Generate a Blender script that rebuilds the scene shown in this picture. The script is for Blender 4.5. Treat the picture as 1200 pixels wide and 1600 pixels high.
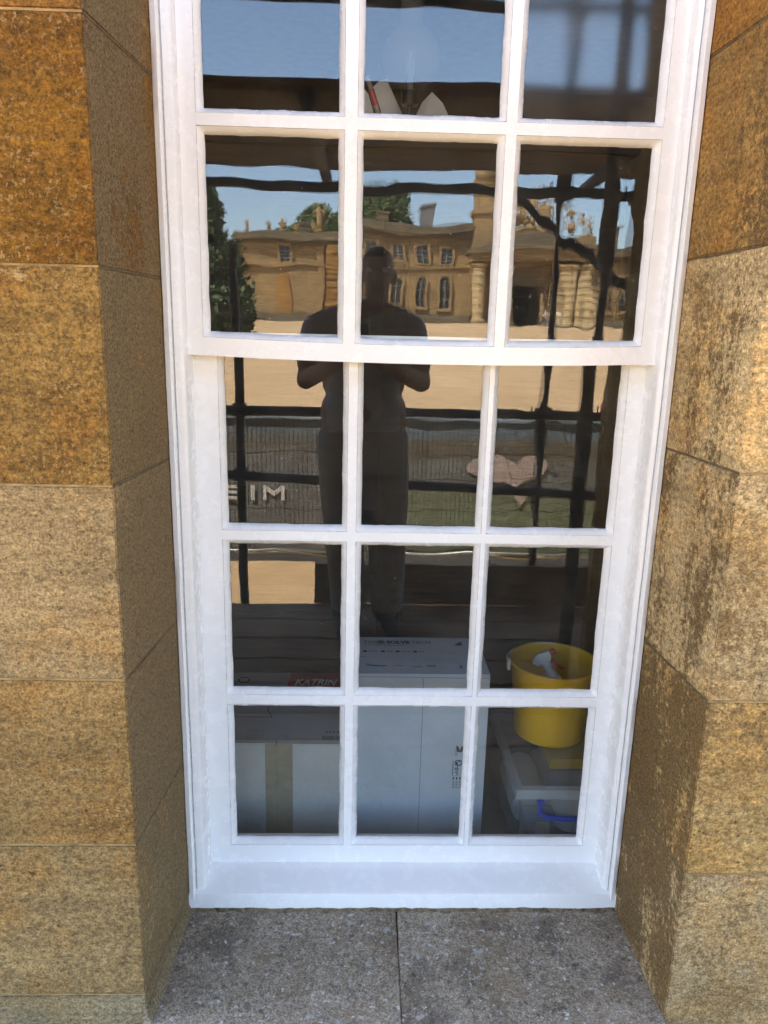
import bpy, bmesh, math, random
from mathutils import Vector, Matrix, noise as mn
R_ = math.radians
random.seed(7)
for o in list(bpy.data.objects): bpy.data.objects.remove(o)
scene = bpy.context.scene
COL = scene.collection

# ------------------------------------------------------------------ camera
CAM = Vector((0.0, -1.5, 3.06))
def cam_axes(pitch=13.7, yaw=1.77, roll=1.35):
    p, y, r = R_(pitch), R_(yaw), R_(roll)
    f = Vector((math.sin(y)*math.cos(p), math.cos(y)*math.cos(p), -math.sin(p)))
    rt = f.cross(Vector((0, 0, 1))).normalized(); up = rt.cross(f)
    return rt*math.cos(r)+up*math.sin(r), up*math.cos(r)-rt*math.sin(r), f
CR, CU, CF = cam_axes()
cd = bpy.data.cameras.new('camera'); cam = bpy.data.objects.new('camera', cd); COL.objects.link(cam)
m3 = Matrix((CR, CU, -CF)).transposed()
cam.matrix_world = Matrix.Translation(CAM) @ m3.to_4x4()
cd.sensor_fit = 'VERTICAL'; cd.sensor_height = 36.0; cd.lens = 36.0*1165/1600
cd.clip_start = 0.01; cd.clip_end = 3000
scene.camera = cam

# ------------------------------------------------------------------ sky, sun, exposure
SUN_EL, SUN_AZ = 58.0, -50.0          # azimuth from +Y (behind the window wall) towards -X
w = bpy.data.worlds.new('World'); scene.world = w; w.use_nodes = True
nt = w.node_tree; bg = nt.nodes['Background']
sky = nt.nodes.new('ShaderNodeTexSky'); sky.sky_type = 'NISHITA'; sky.sun_disc = False
sky.sun_elevation = R_(SUN_EL); sky.sun_rotation = R_(SUN_AZ)
sky.air_density = 1.0; sky.dust_density = 1.8; sky.ozone_density = 1.0
nt.links.new(sky.outputs[0], bg.inputs[0]); bg.inputs[1].default_value = 0.14
sl = bpy.data.lights.new('sun', 'SUN'); sl.energy = 4.6; sl.angle = R_(0.5); sl.color = (1.0, 0.94, 0.84)
sun = bpy.data.objects.new('sun', sl); COL.objects.link(sun)
sv = Vector((math.sin(R_(SUN_AZ))*math.cos(R_(SUN_EL)), math.cos(R_(SUN_AZ))*math.cos(R_(SUN_EL)), math.sin(R_(SUN_EL))))
sun.rotation_euler = (-sv).to_track_quat('-Z', 'Y').to_euler()
scene.view_settings.view_transform = 'Standard'; scene.view_settings.look = 'None'
scene.view_settings.gamma = 1.0; scene.view_settings.use_curve_mapping = False
scene.view_settings.exposure = 3.25
scene.render.engine = 'CYCLES'
cy = scene.cycles
cy.max_bounces = 10; cy.diffuse_bounces = 4; cy.glossy_bounces = 4; cy.transmission_bounces = 6; cy.transparent_max_bounces = 24
cy.use_denoising = True; cy.denoising_prefilter = 'ACCURATE'; cy.caustics_reflective = False; cy.caustics_refractive = False
cy.sample_clamp_indirect = 6.0

# ------------------------------------------------------------------ node helpers
class NT:
    def __init__(s, name):
        s.m = bpy.data.materials.new(name); s.m.use_nodes = True
        s.t = s.m.node_tree; s.t.nodes.clear()
        s.out = s.t.nodes.new('ShaderNodeOutputMaterial')
    def n(s, typ, ins=None, **kw):
        nd = s.t.nodes.new('ShaderNode'+typ)
        for k, v in kw.items(): setattr(nd, k, v)
        for k, v in (ins or {}).items():
            if hasattr(v, 'is_output') : s.t.links.new(v, nd.inputs[k])
            else:
                if isinstance(v, tuple) and len(v) == 3 and nd.inputs[k].type == 'RGBA': v = (*v, 1)
                nd.inputs[k].default_value = v
        return nd
    def ramp(s, fac, stops, interp='LINEAR'):
        nd = s.n('ValToRGB', {0: fac}); nd.color_ramp.interpolation = interp
        e = nd.color_ramp.elements
        while len(e) < len(stops): e.new(0.5)
        for i, (p, c) in enumerate(stops):
            e[i].position = p; e[i].color = (*c, 1) if isinstance(c, tuple) else (c, c, c, 1)
        return nd.outputs[0]
    def mix(s, fac, a, b, mode='MIX'):
        nd = s.n('MixRGB', {0: fac, 1: a, 2: b}, blend_type=mode); return nd.outputs[0]
    def math(s, op, a, b=0.0, c=None):
        nd = s.n('Math', {0: a, 1: b}, operation=op); 
        if c is not None: nd.inputs[2].default_value = c
        return nd.outputs[0]
    def coords(s, scale=(1, 1, 1), rnd=True):
        tc = s.n('TexCoord'); v = tc.outputs['Object']
        if rnd:
            oi = s.n('ObjectInfo'); r = s.math('MULTIPLY', oi.outputs['Random'], 37.0)
            cx = s.n('CombineXYZ', {0: r, 1: r, 2: r})
            v = s.n('VectorMath', {0: v, 1: cx.outputs[0]}, operation='ADD').outputs[0]
        if scale != (1, 1, 1):
            v = s.n('VectorMath', {0: v, 1: scale}, operation='MULTIPLY').outputs[0]
        return v
    def noise(s, v, scale, detail=4, rough=0.55):
        return s.n('TexNoise', {'Vector': v, 'Scale': scale, 'Detail': detail, 'Roughness': rough}).outputs[0]
    def bump(s, h, dist, strength=1.0, normal=None):
        d = {'Height': h, 'Distance': dist, 'Strength': strength}
        if normal is not None: d['Normal'] = normal
        return s.n('Bump', d).outputs[0]
    def bsdf(s, color, rough=0.6, normal=None, **kw):
        d = {'Base Color': color, 'Roughness': rough}
        if normal is not None: d['Normal'] = normal
        for k, v in kw.items(): d[k.replace('_', ' ')] = v
        b = s.n('BsdfPrincipled', d); s.t.links.new(b.outputs[0], s.out.inputs[0]); return b
    def done(s, sh=None):
        if sh is not None: s.t.links.new(sh, s.out.inputs[0])
        return s.m

M = {}
def simple(name, col, rough=0.6, metallic=0.0, vary=0.12, scale=20, bump=0.0, spec=0.5):
    t = NT(name); v = t.coords(); n = t.noise(v, scale, 5)
    c = t.mix(1.0, col, t.ramp(n, [(0.25, 1-vary*1.5), (0.75, 1+vary)]), 'MULTIPLY')
    nm = t.bump(n, bump) if bump else None
    b = t.bsdf(c, rough, nm, Metallic=metallic); b.inputs['Specular IOR Level'].default_value = spec
    M[name] = t.done(); return M[name]

def stone_mat(name, film=0.0, filmcol=(0.10, 0.078, 0.048), speck=0.5, filmscale=3.0, streak=(1, 1, 0.7), fade=None, low=None, rough2=0.9):
    """mottled oolitic limestone; each block's own colour comes from the object colour"""
    t = NT(name); v = t.coords()
    oc = t.n('ObjectInfo').outputs['Color']
    big = t.noise(v, 3.0, 6, 0.6); grain = t.noise(t.coords((1, 1, 1.5)), 80, 5, 0.72); fine = t.noise(v, 230, 4, 0.75)
    bed = t.noise(t.coords((1.3, 1.3, 13)), 2.4, 8, 0.66)
    warm = t.noise(v, 5.5, 7, 0.68)
    c = t.mix(1.0, oc, t.ramp(big, [(0.34, 0.78), (0.5, 1.0), (0.66, 1.16)]), 'MULTIPLY')
    c = t.mix(t.ramp(warm, [(0.47, 0.0), (0.60, 0.6)]), c, t.mix(1.0, c, (1.08, 0.86, 0.55), 'MULTIPLY'))
    c = t.mix(1.0, c, t.ramp(bed, [(0.38, 0.80), (0.52, 1.0), (0.64, 1.14)]), 'MULTIPLY')
    c = t.mix(1.0, c, t.ramp(grain, [(0.36, 0.55), (0.46, 0.88), (0.54, 1.08), (0.64, 1.40)]), 'MULTIPLY')
    c = t.mix(1.0, c, t.ramp(fine, [(0.34, 0.50), (0.5, 1.0), (0.66, 1.50)]), 'MULTIPLY')
    # pale shelly flecks gathered in bands, and worn pale patches
    fl = t.ramp(t.noise(v, 150, 3, 0.6), [(0.585, 0.0), (0.625, 1.0)])
    where = t.ramp(t.noise(t.coords((1.2, 1.2, 4)), 3.6, 7, 0.7), [(0.40, 0.15), (0.60, 1.0)])
    c = t.mix(t.math('MULTIPLY', t.math('MULTIPLY', fl, where), speck*0.75), c, t.mix(0.5, (0.62, 0.46, 0.23), oc))
    pa = t.ramp(t.noise(t.coords((1, 1, 2.2)), 4.2, 12, 0.74), [(0.61, 0.0), (0.65, 0.7)])
    c = t.mix(t.math('MULTIPLY', pa, speck), c, (0.58, 0.43, 0.20))
    pit = t.ramp(t.noise(v, 80, 4, 0.62), [(0.30, 1.0), (0.36, 0.0)])
    c = t.mix(t.math('MULTIPLY', pit, 0.75), c, (0.055, 0.032, 0.012))
    if film > 0:
        f1 = t.noise(t.coords(streak), filmscale, 12, 0.70)
        f2 = t.noise(v, 75, 7, 0.78)
        f = t.math('ADD', f1, t.math('MULTIPLY', t.math('SUBTRACT', f2, 0.5), rough2))
        if low is not None:      # the lower blocks are covered by the film all over
            pz = t.n('SeparateXYZ', {0: t.n('NewGeometry').outputs['Position']}).outputs[2]
            f = t.math('ADD', f, t.n('MapRange', {'Value': pz, 'From Min': low[0], 'From Max': low[0]+0.02, 'To Min': low[1], 'To Max': 0.0}).outputs[0])
        fm = t.ramp(f, [(0.56-film*0.2, 0.0), (0.66-film*0.2, 0.9)])
        if fade is not None:
            # weathering film stops short of the sheltered strip beside the frame, higher up
            ps = t.n('SeparateXYZ', {0: t.n('NewGeometry').outputs['Position']})
            yy = t.math('ADD', ps.outputs[1], t.math('MULTIPLY', t.math('SUBTRACT', t.noise(v, 9, 8, 0.7), 0.5), 0.22))
            near = t.n('MapRange', {'Value': yy, 'From Min': fade[0], 'From Max': fade[0]+0.05}).outputs[0]
            high = t.n('MapRange', {'Value': ps.outputs[2], 'From Min': fade[1], 'From Max': fade[1]+0.55}).outputs[0]
            fm = t.math('MULTIPLY', fm, t.math('SUBTRACT', 1.0, t.math('MULTIPLY', t.math('MULTIPLY', near, high), 0.92)))
        c = t.mix(fm, c, t.mix(1.0, filmcol, t.ramp(fine, [(0.38, 0.5), (0.62, 1.7)]), 'MULTIPLY'))
    h = t.math('ADD', grain, t.math('ADD', t.math('MULTIPLY', fine, 0.5), t.math('MULTIPLY', pit, -0.35)))
    nm = t.bump(h, 0.004, 0.85)
    b = t.bsdf(c, 0.85, nm); b.inputs['Specular IOR Level'].default_value = 0.3
    M[name] = t.done(); return M[name]
stone_mat('stone_face', speck=0.95)
stone_mat('stone_face_right', film=0.1, filmcol=(0.20, 0.125, 0.05), speck=0.6, filmscale=4)
stone_mat('stone_reveal_left', film=1.15, filmcol=(0.165, 0.115, 0.055), speck=0.6, filmscale=2.2, fade=(-0.10, 2.95), rough2=0.7)
stone_mat('stone_reveal_right', film=0.30, filmcol=(0.12, 0.072, 0.024), speck=0.3, filmscale=3.4, streak=(1, 2.4, 0.9), fade=(-0.22, 2.95), low=(2.43, 0.13))
def sill_mat():
    t = NT('sill_stone'); v = t.coords()
    big = t.noise(v, 4.5, 9, 0.7); grain = t.noise(v, 85, 6, 0.74); fine = t.noise(v, 230, 4, 0.78)
    c = t.ramp(big, [(0.34, (0.225, 0.178, 0.128)), (0.5, (0.315, 0.257, 0.188)), (0.66, (0.39, 0.33, 0.252))])
    c = t.mix(1.0, c, t.ramp(grain, [(0.36, 0.62), (0.47, 0.93), (0.54, 1.05), (0.64, 1.32)]), 'MULTIPLY')
    c = t.mix(1.0, c, t.ramp(fine, [(0.38, 0.5), (0.5, 1.0), (0.62, 1.5)]), 'MULTIPLY')
    def blot(scale, lo, hi, col, am, off):
        nonlocal c
        vv = t.n('VectorMath', {0: v, 1: (off, off*0.7, off*1.3)}, operation='ADD').outputs[0]
        c = t.mix(t.math('MULTIPLY', t.ramp(t.noise(vv, scale, 6, 0.62), [(lo, 0.0), (hi, 1.0)]), am), c, col)
    blot(9, 0.55, 0.63, (0.22, 0.15, 0.08), 0.35, 3.0); blot(7, 0.54, 0.64, (0.075, 0.064, 0.052), 0.5, 8.0)
    blot(80, 0.615, 0.65, (0.62, 0.61, 0.57), 0.85, 14.0); blot(36, 0.62, 0.66, (0.46, 0.455, 0.43), 0.7, 21.0); blot(52, 0.60, 0.65, (0.05, 0.042, 0.033), 0.55, 31.0)
    h = t.math('ADD', grain, t.math('MULTIPLY', fine, 0.5))
    b = t.bsdf(c, 0.9, t.bump(h, 0.006, 0.9)); b.inputs['Specular IOR Level'].default_value = 0.3
    M['sill_stone'] = t.done()
sill_mat()

def paint_mat():
    t = NT('white_paint'); v = t.coords(rnd=False)
    a = t.noise(v, 9, 5, 0.6); b_ = t.noise(t.coords((1, 1, 0.25), rnd=False), 55, 4, 0.6); d = t.noise(v, 210, 2, 0.5)
    c = t.ramp(a, [(0.3, (0.83, 0.828, 0.82)), (0.7, (0.855, 0.855, 0.85))])
    dirt = t.ramp(t.noise(v, 260, 2, 0.5), [(0.70, 0.0), (0.76, 0.35)])
    c = t.mix(dirt, c, (0.35, 0.31, 0.25))
    h = t.math('ADD', t.math('MULTIPLY', a, 0.5), t.math('ADD', t.math('MULTIPLY', b_, 0.16), t.math('MULTIPLY', d, 0.02)))
    rg = t.ramp(t.noise(v, 26, 6, 0.7), [(0.40, 0.17), (0.60, 0.32)])
    t.bsdf(c, rg, t.bump(h, 0.002, 0.5))
    M['white_paint'] = t.done()
paint_mat()

def glass_mat(name, rough=0.0, ior=1.55, dirt=0.012, haze=0.0):
    t = NT(name); v = t.coords()
    tr = t.n('BsdfTransparent', {0: (0.965, 0.975, 0.965)})
    gl = t.n('BsdfGlossy', {'Color': (1, 1, 1), 'Roughness': rough})
    geo = t.n('NewGeometry')
    # Fresnel of an ordinary pane: the same air-to-glass ratio on either face
    iorv = t.n('Mix', {0: geo.outputs['Backfacing'], 2: ior, 3: 1.0/ior}).outputs[0]
    fr = t.n('Fresnel', {'IOR': iorv})
    a = t.n('MixShader', {0: fr.outputs[0], 1: tr.outputs[0], 2: gl.outputs[0]})
    df = t.n('BsdfDiffuse', {'Color': (0.6, 0.57, 0.5)})
    vo = t.n('TexVoronoi', {'Vector': v, 'Scale': 95.0})
    sep = t.n('SeparateColor', {0: vo.outputs['Color']}).outputs[0]
    spk = t.math('MULTIPLY', t.ramp(vo.outputs['Distance'], [(0.07, 1.0), (0.13, 0.0)]), t.math('GREATER_THAN', sep, 0.965))
    film = t.ramp(t.noise(v, 14, 6, 0.7), [(0.4, dirt*0.35), (0.75, dirt*1.6)])
    film = t.math('ADD', film, haze)
    fac = t.math('MAXIMUM', film, t.math('MULTIPLY', spk, 0.5))
    b = t.n('MixShader', {0: fac, 1: a.outputs[0], 2: df.outputs[0]})
    M[name] = t.done(b.outputs[0])
glass_mat('window_glass'); glass_mat('obscured_glass', rough=0.075, dirt=0.03, haze=0.01)

def ground_mat():
    t = NT('gravel'); v = t.coords(rnd=False)
    a = t.noise(v, 0.12, 6, 0.6); b_ = t.noise(v, 1.7, 6, 0.7); c_ = t.noise(v, 38, 3, 0.7)
    c = t.ramp(a, [(0.3, (0.37, 0.24, 0.115)), (0.7, (0.47, 0.32, 0.165))])
    c = t.mix(1.0, c, t.ramp(b_, [(0.3, 0.82), (0.7, 1.15)]), 'MULTIPLY')
    c = t.mix(1.0, c, t.ramp(c_, [(0.3, 0.6), (0.7, 1.4)]), 'MULTIPLY')
    t.bsdf(c, 0.95, t.bump(c_, 0.02, 0.8)); M['gravel'] = t.done()
ground_mat()

def wood_mat(name, c0, c1):
    t = NT(name); v = t.coords((1.2, 22, 22))
    g = t.noise(v, 3, 8, 0.65); k = t.noise(t.coords(), 2.3, 4, 0.6)
    c = t.ramp(g, [(0.3, c0), (0.7, c1)])
    c = t.mix(1.0, c, t.ramp(k, [(0.3, 0.7), (0.7, 1.2)]), 'MULTIPLY')
    oi = t.n('ObjectInfo').outputs['Random']
    c = t.mix(1.0, c, t.ramp(oi, [(0.0, 0.75), (1.0, 1.25)]), 'MULTIPLY')
    t.bsdf(c, 0.85, t.bump(g, 0.003, 0.6)); M[name] = t.done()
wood_mat('board_wood', (0.22, 0.15, 0.08), (0.37, 0.265, 0.155))
wood_mat('unlit_wood', (0.012, 0.009, 0.006), (0.028, 0.02, 0.013))  # near-black tone carries the dark of the room and the arch

def banner_mat():
    t = NT('banner_print'); tc = t.n('TexCoord').outputs['Object']
    z = t.n('SeparateXYZ', {0: tc}).outputs[2]
    wob = t.noise(tc, 1.3, 5, 0.6)
    zz = t.math('ADD', z, t.math('MULTIPLY', t.math('SUBTRACT', wob, 0.5), 0.22))
    f = t.math('DIVIDE', zz, 2.0)
    c = t.ramp(f, [(0.0, (0.085, 0.10, 0.065)), (0.36, (0.145, 0.175, 0.105)), (0.49, (0.155, 0.18, 0.11)), (0.515, (0.125, 0.13, 0.115)), (0.70, (0.15, 0.15, 0.135)), (0.74, (0.12, 0.10, 0.065)), (0.83, (0.125, 0.108, 0.07)), (0.86, (0.12, 0.155, 0.185)), (1.0, (0.14, 0.175, 0.21))])
    xx = t.n('SeparateXYZ', {0: tc}).outputs[0]
    left = t.ramp(f, [(0.0, (0.115, 0.115, 0.11)), (0.60, (0.15, 0.15, 0.142)), (0.74, (0.16, 0.16, 0.152)), (0.79, (0.13, 0.118, 0.088)), (0.86, (0.125, 0.125, 0.115)), (0.89, (0.13, 0.16, 0.185)), (1.0, (0.15, 0.18, 0.21))])
    c = t.mix(t.n('MapRange', {'Value': xx, 'From Min': -0.2, 'From Max': 0.3}).outputs[0], left, c)
    n2 = t.noise(tc, 9, 6, 0.7)
    c = t.mix(1.0, c, t.ramp(n2, [(0.3, 0.85), (0.7, 1.15)]), 'MULTIPLY')
    cr = t.noise(t.n('VectorMath', {0: tc, 1: (1, 1, 1.6)}, operation='MULTIPLY').outputs[0], 3.5, 6, 0.6)
    b = t.bsdf(c, 0.55, t.bump(cr, 0.03, 0.5)); M['banner_print'] = t.done()
banner_mat()

def leaf_mat(name, c0, c1):
    t = NT(name); v = t.coords(rnd=False); n = t.noise(v, 1.1, 4, 0.6); n2 = t.noise(v, 14, 2)
    c = t.mix(0.4, t.ramp(n, [(0.3, c0), (0.7, c1)]), t.ramp(n2, [(0.3, c0), (0.7, c1)]))
    t.bsdf(c, 0.6); M[name] = t.done()
leaf_mat('leaf_dark', (0.025, 0.045, 0.012), (0.075, 0.11, 0.03)); leaf_mat('leaf_light', (0.05, 0.085, 0.02), (0.11, 0.15, 0.045))

def palace_mat(name, base, band=0.0):
    t = NT(name); v = t.coords(rnd=False)
    a = t.noise(v, 0.35, 6, 0.65); b_ = t.noise(t.coords((1, 1, 4), rnd=False), 0.9, 6, 0.65); d = t.noise(v, 4, 4, 0.6)
    c = t.mix(1.0, base, t.ramp(a, [(0.3, 0.68), (0.7, 1.25)]), 'MULTIPLY')
    c = t.mix(1.0, c, t.ramp(b_, [(0.3, 0.72), (0.7, 1.2)]), 'MULTIPLY')
    c = t.mix(1.0, c, t.ramp(d, [(0.3, 0.85), (0.7, 1.12)]), 'MULTIPLY')
    t.bsdf(c, 0.9, t.bump(d, 0.05)); M[name] = t.done()
palace_mat('sunlit_column_stone', (0.46, 0.34, 0.17)); palace_mat('palace_stone', (0.285, 0.19, 0.08)); palace_mat('palace_orange', (0.30, 0.155, 0.035)); palace_mat('palace_grey', (0.15, 0.115, 0.065))  # columns get a brighter copy of the palace stone to look sunlit

simple('mortar', (0.36, 0.25, 0.115), 0.95, vary=0.35, scale=40, bump=0.002); simple('joint_film', (0.135, 0.10, 0.052), 0.95, vary=0.4, scale=70, bump=0.002); simple('dirt', (0.16, 0.12, 0.07), 0.95, vary=0.6, scale=90, bump=0.003)
simple('tube_steel', (0.10, 0.088, 0.072), 0.55, 0.55, 0.35, 30, 0.001)
simple('coupler_steel', (0.085, 0.07, 0.055), 0.6, 0.5, 0.4, 60, 0.001)
simple('galvanised', (0.30, 0.30, 0.29), 0.5, 0.7, 0.2, 30)
simple('print_white', (0.44, 0.355, 0.32), 0.7)
simple('print_pale', (0.66, 0.64, 0.60), 0.7)
simple('hem_white', (0.6, 0.57, 0.5), 0.7)
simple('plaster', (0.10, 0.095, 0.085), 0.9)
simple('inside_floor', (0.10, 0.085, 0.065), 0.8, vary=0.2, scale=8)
simple('card_white', (0.43, 0.48, 0.53), 0.6, vary=0.08, scale=7, bump=0.012)
simple('card_grey', (0.46, 0.46, 0.44), 0.65, vary=0.09, scale=7, bump=0.012)
simple('card_shaded_top', (0.33, 0.325, 0.32), 0.75, vary=0.06, scale=9)  # carton top kept darker: its weaker window light is put into the colour
simple('card_edge', (0.55, 0.52, 0.46), 0.8)
simple('parcel_tape', (0.29, 0.25, 0.165), 0.35, vary=0.12, scale=40)
simple('ink_dark', (0.035, 0.04, 0.05), 0.7)
simple('ink_grey', (0.20, 0.21, 0.23), 0.7)
simple('ink_red', (0.36, 0.03, 0.025), 0.6)
simple('ink_white', (0.75, 0.75, 0.75), 0.6)
simple('yellow_plastic', (0.80, 0.45, 0.004), 0.35, vary=0.05)
simple('red_plastic', (0.50, 0.035, 0.025), 0.3, vary=0.05)
simple('white_plastic', (0.75, 0.74, 0.72), 0.35, vary=0.05)
simple('blue_plastic', (0.015, 0.05, 0.42), 0.3, vary=0.05)
simple('navy_stuff', (0.03, 0.06, 0.13), 0.6); simple('grey_stuff', (0.20, 0.22, 0.24), 0.6); simple('tan_stuff', (0.40, 0.30, 0.2), 0.7)
simple('black_metal', (0.012, 0.011, 0.01), 0.4, 0.3); simple('brass', (0.35, 0.22, 0.08), 0.35, 0.9)
simple('cloth_white', (0.62, 0.62, 0.60), 0.9, vary=0.1, scale=12)
simple('skin', (0.38, 0.23, 0.16), 0.6, vary=0.06); simple('hair_dark', (0.02, 0.015, 0.012), 0.6)
simple('tshirt_blue', (0.50, 0.56, 0.70), 0.9, vary=0.15, scale=30); simple('trousers_dark', (0.30, 0.285, 0.26), 0.9, vary=0.2, scale=25)
simple('shoe_black', (0.03, 0.028, 0.028), 0.6); simple('shirt_white', (0.7, 0.68, 0.66), 0.9); simple('shirt_red', (0.35, 0.06, 0.05), 0.9); simple('jeans', (0.06, 0.08, 0.14), 0.9)
simple('phone_black', (0.01, 0.01, 0.012), 0.25); simple('bark', (0.09, 0.065, 0.045), 0.95, vary=0.3, scale=8, bump=0.02)
simple('roof_lead', (0.16, 0.155, 0.15), 0.7); simple('dark_pane', (0.02, 0.022, 0.026), 0.12, vary=0.1); simple('glazing_paint', (0.30, 0.27, 0.22), 0.7)
def clear_mat(name, op, col, rough):
    t = NT(name); tr = t.n('BsdfTransparent', {0: (0.9, 0.92, 0.93)}); b = t.n('BsdfPrincipled', {'Base Color': col, 'Roughness': rough})
    M[name] = t.done(t.n('MixShader', {0: op, 1: tr.outputs[0], 2: b.outputs[0]}).outputs[0])
clear_mat('clear_plastic', 0.13, (0.5, 0.53, 0.56), 0.25); clear_mat('clear_rim', 0.34, (0.6, 0.63, 0.66), 0.3); clear_mat('globe_glass', 0.18, (0.40, 0.37, 0.31), 0.08)

# ------------------------------------------------------------------ mesh helpers
def link(name, me, mats, parent=None):
    o = bpy.data.objects.new(name, me); COL.objects.link(o)
    if not isinstance(mats, (list, tuple)): mats = [mats]
    if len(me.materials) == 0:
        for m_ in mats: me.materials.append(M[m_] if isinstance(m_, str) else m_)
    if parent: o.parent = parent
    return o
def tag(o, label=None, cat=None, group=None, kind=None):
    for k, v in (('label', label), ('category', cat), ('group', group), ('kind', kind)):
        if v: o[k] = v
    return o
def thing(name, label, cat, loc=(0, 0, 0), rz=0, group=None):
    o = bpy.data.objects.new(name, None); COL.objects.link(o); o.empty_display_size = 0.1
    o.location = loc; o.rotation_euler = (0, 0, rz); return tag(o, label, cat, group)
class MB:
    def __init__(s): s.b = bmesh.new()
    def box(s, x0, x1, y0, y1, z0, z1, mi=0, rot=None, at=None):
        vs = [s.b.verts.new((x, y, z)) for z in (z0, z1) for y in (y0, y1) for x in (x0, x1)]
        if rot is not None:
            mtx = Matrix.Translation(at) @ rot.to_4x4()
            for v in vs: v.co = mtx @ v.co
        for f in ((0, 2, 3, 1), (4, 5, 7, 6), (0, 1, 5, 4), (2, 6, 7, 3), (0, 4, 6, 2), (1, 3, 7, 5)):
            s.b.faces.new([vs[i] for i in f]).material_index = mi
        return s
    def hexa(s, b4, t4, mi=0):
        vs = [s.b.verts.new(p) for p in list(b4)+list(t4)]
        s.b.faces.new([vs[i] for i in (3, 2, 1, 0)]).material_index = mi
        s.b.faces.new([vs[i] for i in (4, 5, 6, 7)]).material_index = mi
        for i in range(4):
            j = (i+1) % 4; s.b.faces.new((vs[i], vs[j], vs[4+j], vs[4+i])).material_index = mi
        return s
    def tube(s, pts, r, n=10, mi=0, caps=True):
        pts = [Vector(p) for p in pts]; rs = r if isinstance(r, (list, tuple)) else [r]*len(pts)
        rings = []; ref = None
        for i, p in enumerate(pts):
            d = (pts[min(i+1, len(pts)-1)]-pts[max(i-1, 0)]).normalized()
            if ref is None: ref = Vector((0, 0, 1)) if abs(d.z) < 0.9 else Vector((1, 0, 0))
            a = (ref-d*ref.dot(d)).normalized(); b_ = d.cross(a); ref = a
            rings.append([s.b.verts.new(p+(a*math.cos(2*math.pi*k/n)+b_*math.sin(2*math.pi*k/n))*rs[i]) for k in range(n)])
        for i in range(len(rings)-1):
            for k in range(n):
                s.b.faces.new((rings[i][k], rings[i][(k+1) % n], rings[i+1][(k+1) % n], rings[i+1][k])).material_index = mi
        if caps:
            s.b.faces.new(rings[0][::-1]).material_index = mi; s.b.faces.new(rings[-1]).material_index = mi
        return s
    def lathe(s, prof, c=(0, 0, 0), n=24, mi=0, closed=True):
        c = Vector(c); rings = []
        for r, z in prof:
            rings.append([s.b.verts.new(c+Vector((r*math.cos(2*math.pi*k/n), r*math.sin(2*math.pi*k/n), z))) for k in range(n)])
        for i in range(len(rings)-1):
            for k in range(n):
                s.b.faces.new((rings[i][k], rings[i][(k+1) % n], rings[i+1][(k+1) % n], rings[i+1][k])).material_index = mi
        if closed:
            s.b.faces.new(rings[0][::-1]).material_index = mi; s.b.faces.new(rings[-1]).material_index = mi
        return s
    def prism(s, poly, y0, y1, mi=0):
        """poly of (x,z), extruded along y"""
        a = [s.b.verts.new((x, y0, z)) for x, z in poly]; b_ = [s.b.verts.new((x, y1, z)) for x, z in poly]
        n = len(poly)
        s.b.faces.new(a).material_index = mi; s.b.faces.new(b_[::-1]).material_index = mi
        for i in range(n): s.b.faces.new((a[i], b_[i], b_[(i+1) % n], a[(i+1) % n])).material_index = mi
        return s
    def sphere(s, c, r, sc=(1, 1, 1), u=12, v=8, mi=0):
        mt = Matrix.Translation(c) @ Matrix.Diagonal((sc[0]*r, sc[1]*r, sc[2]*r, 1))
        res = bmesh.ops.create_uvsphere(s.b, u_segments=u, v_segments=v, radius=1, matrix=mt)
        for vv in res['verts']:
            for f in vv.link_faces: f.material_index = mi
        return s
    def bevel(s, w, seg=1, ang=30):
        ed = [e for e in s.b.edges if len(e.link_faces) == 2 and e.calc_face_angle(0) > R_(ang)]
        bmesh.ops.bevel(s.b, geom=ed, offset=w, segments=seg, profile=0.5, affect='EDGES', clamp_overlap=True); return s
    def mesh(s, name, smooth=False):
        bmesh.ops.recalc_face_normals(s.b, faces=s.b.faces)
        me = bpy.data.meshes.new(name); s.b.to_mesh(me); s.b.free()
        if smooth:
            for p in me.polygons: p.use_smooth = True
        return me
    def obj(s, name, mats, parent=None, smooth=False):
        return link(name, s.mesh(name, smooth), mats, parent)
def smooth_angle(o, a=35):
    me = o.data
    for p in me.polygons: p.use_smooth = True
    me.set_sharp_from_angle(angle=R_(a)); return o
def text_mesh(body, size, shear=0.0, align='LEFT', bold=0.0):
    c = bpy.data.curves.new('text', 'FONT'); c.body = body; c.size = size; c.shear = shear; c.align_x = align; c.offset = bold
    o = bpy.data.objects.new('text', c); COL.objects.link(o)
    dg = bpy.context.evaluated_depsgraph_get(); me = bpy.data.meshes.new_from_object(o.evaluated_get(dg))
    bpy.data.objects.remove(o); me.materials.clear(); return me
def place_text(name, body, size, mat, parent, origin, ux, uy, lift=0.0006, width=None, **kw):
    """flat print laid on a surface: origin, text-right axis ux, text-up axis uy (world/parent space)"""
    me = text_mesh(body, size, **kw); ux = Vector(ux).normalized(); uy = Vector(uy).normalized(); n = ux.cross(uy)
    sx = 1.0
    if width:
        xs = [v.co.x for v in me.vertices]; sx = width/(max(xs)-min(xs))
    for v in me.vertices: v.co = Vector(origin)+ux*v.co.x*sx+uy*v.co.y+n*lift
    return link(name, me, mat, parent)

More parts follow.
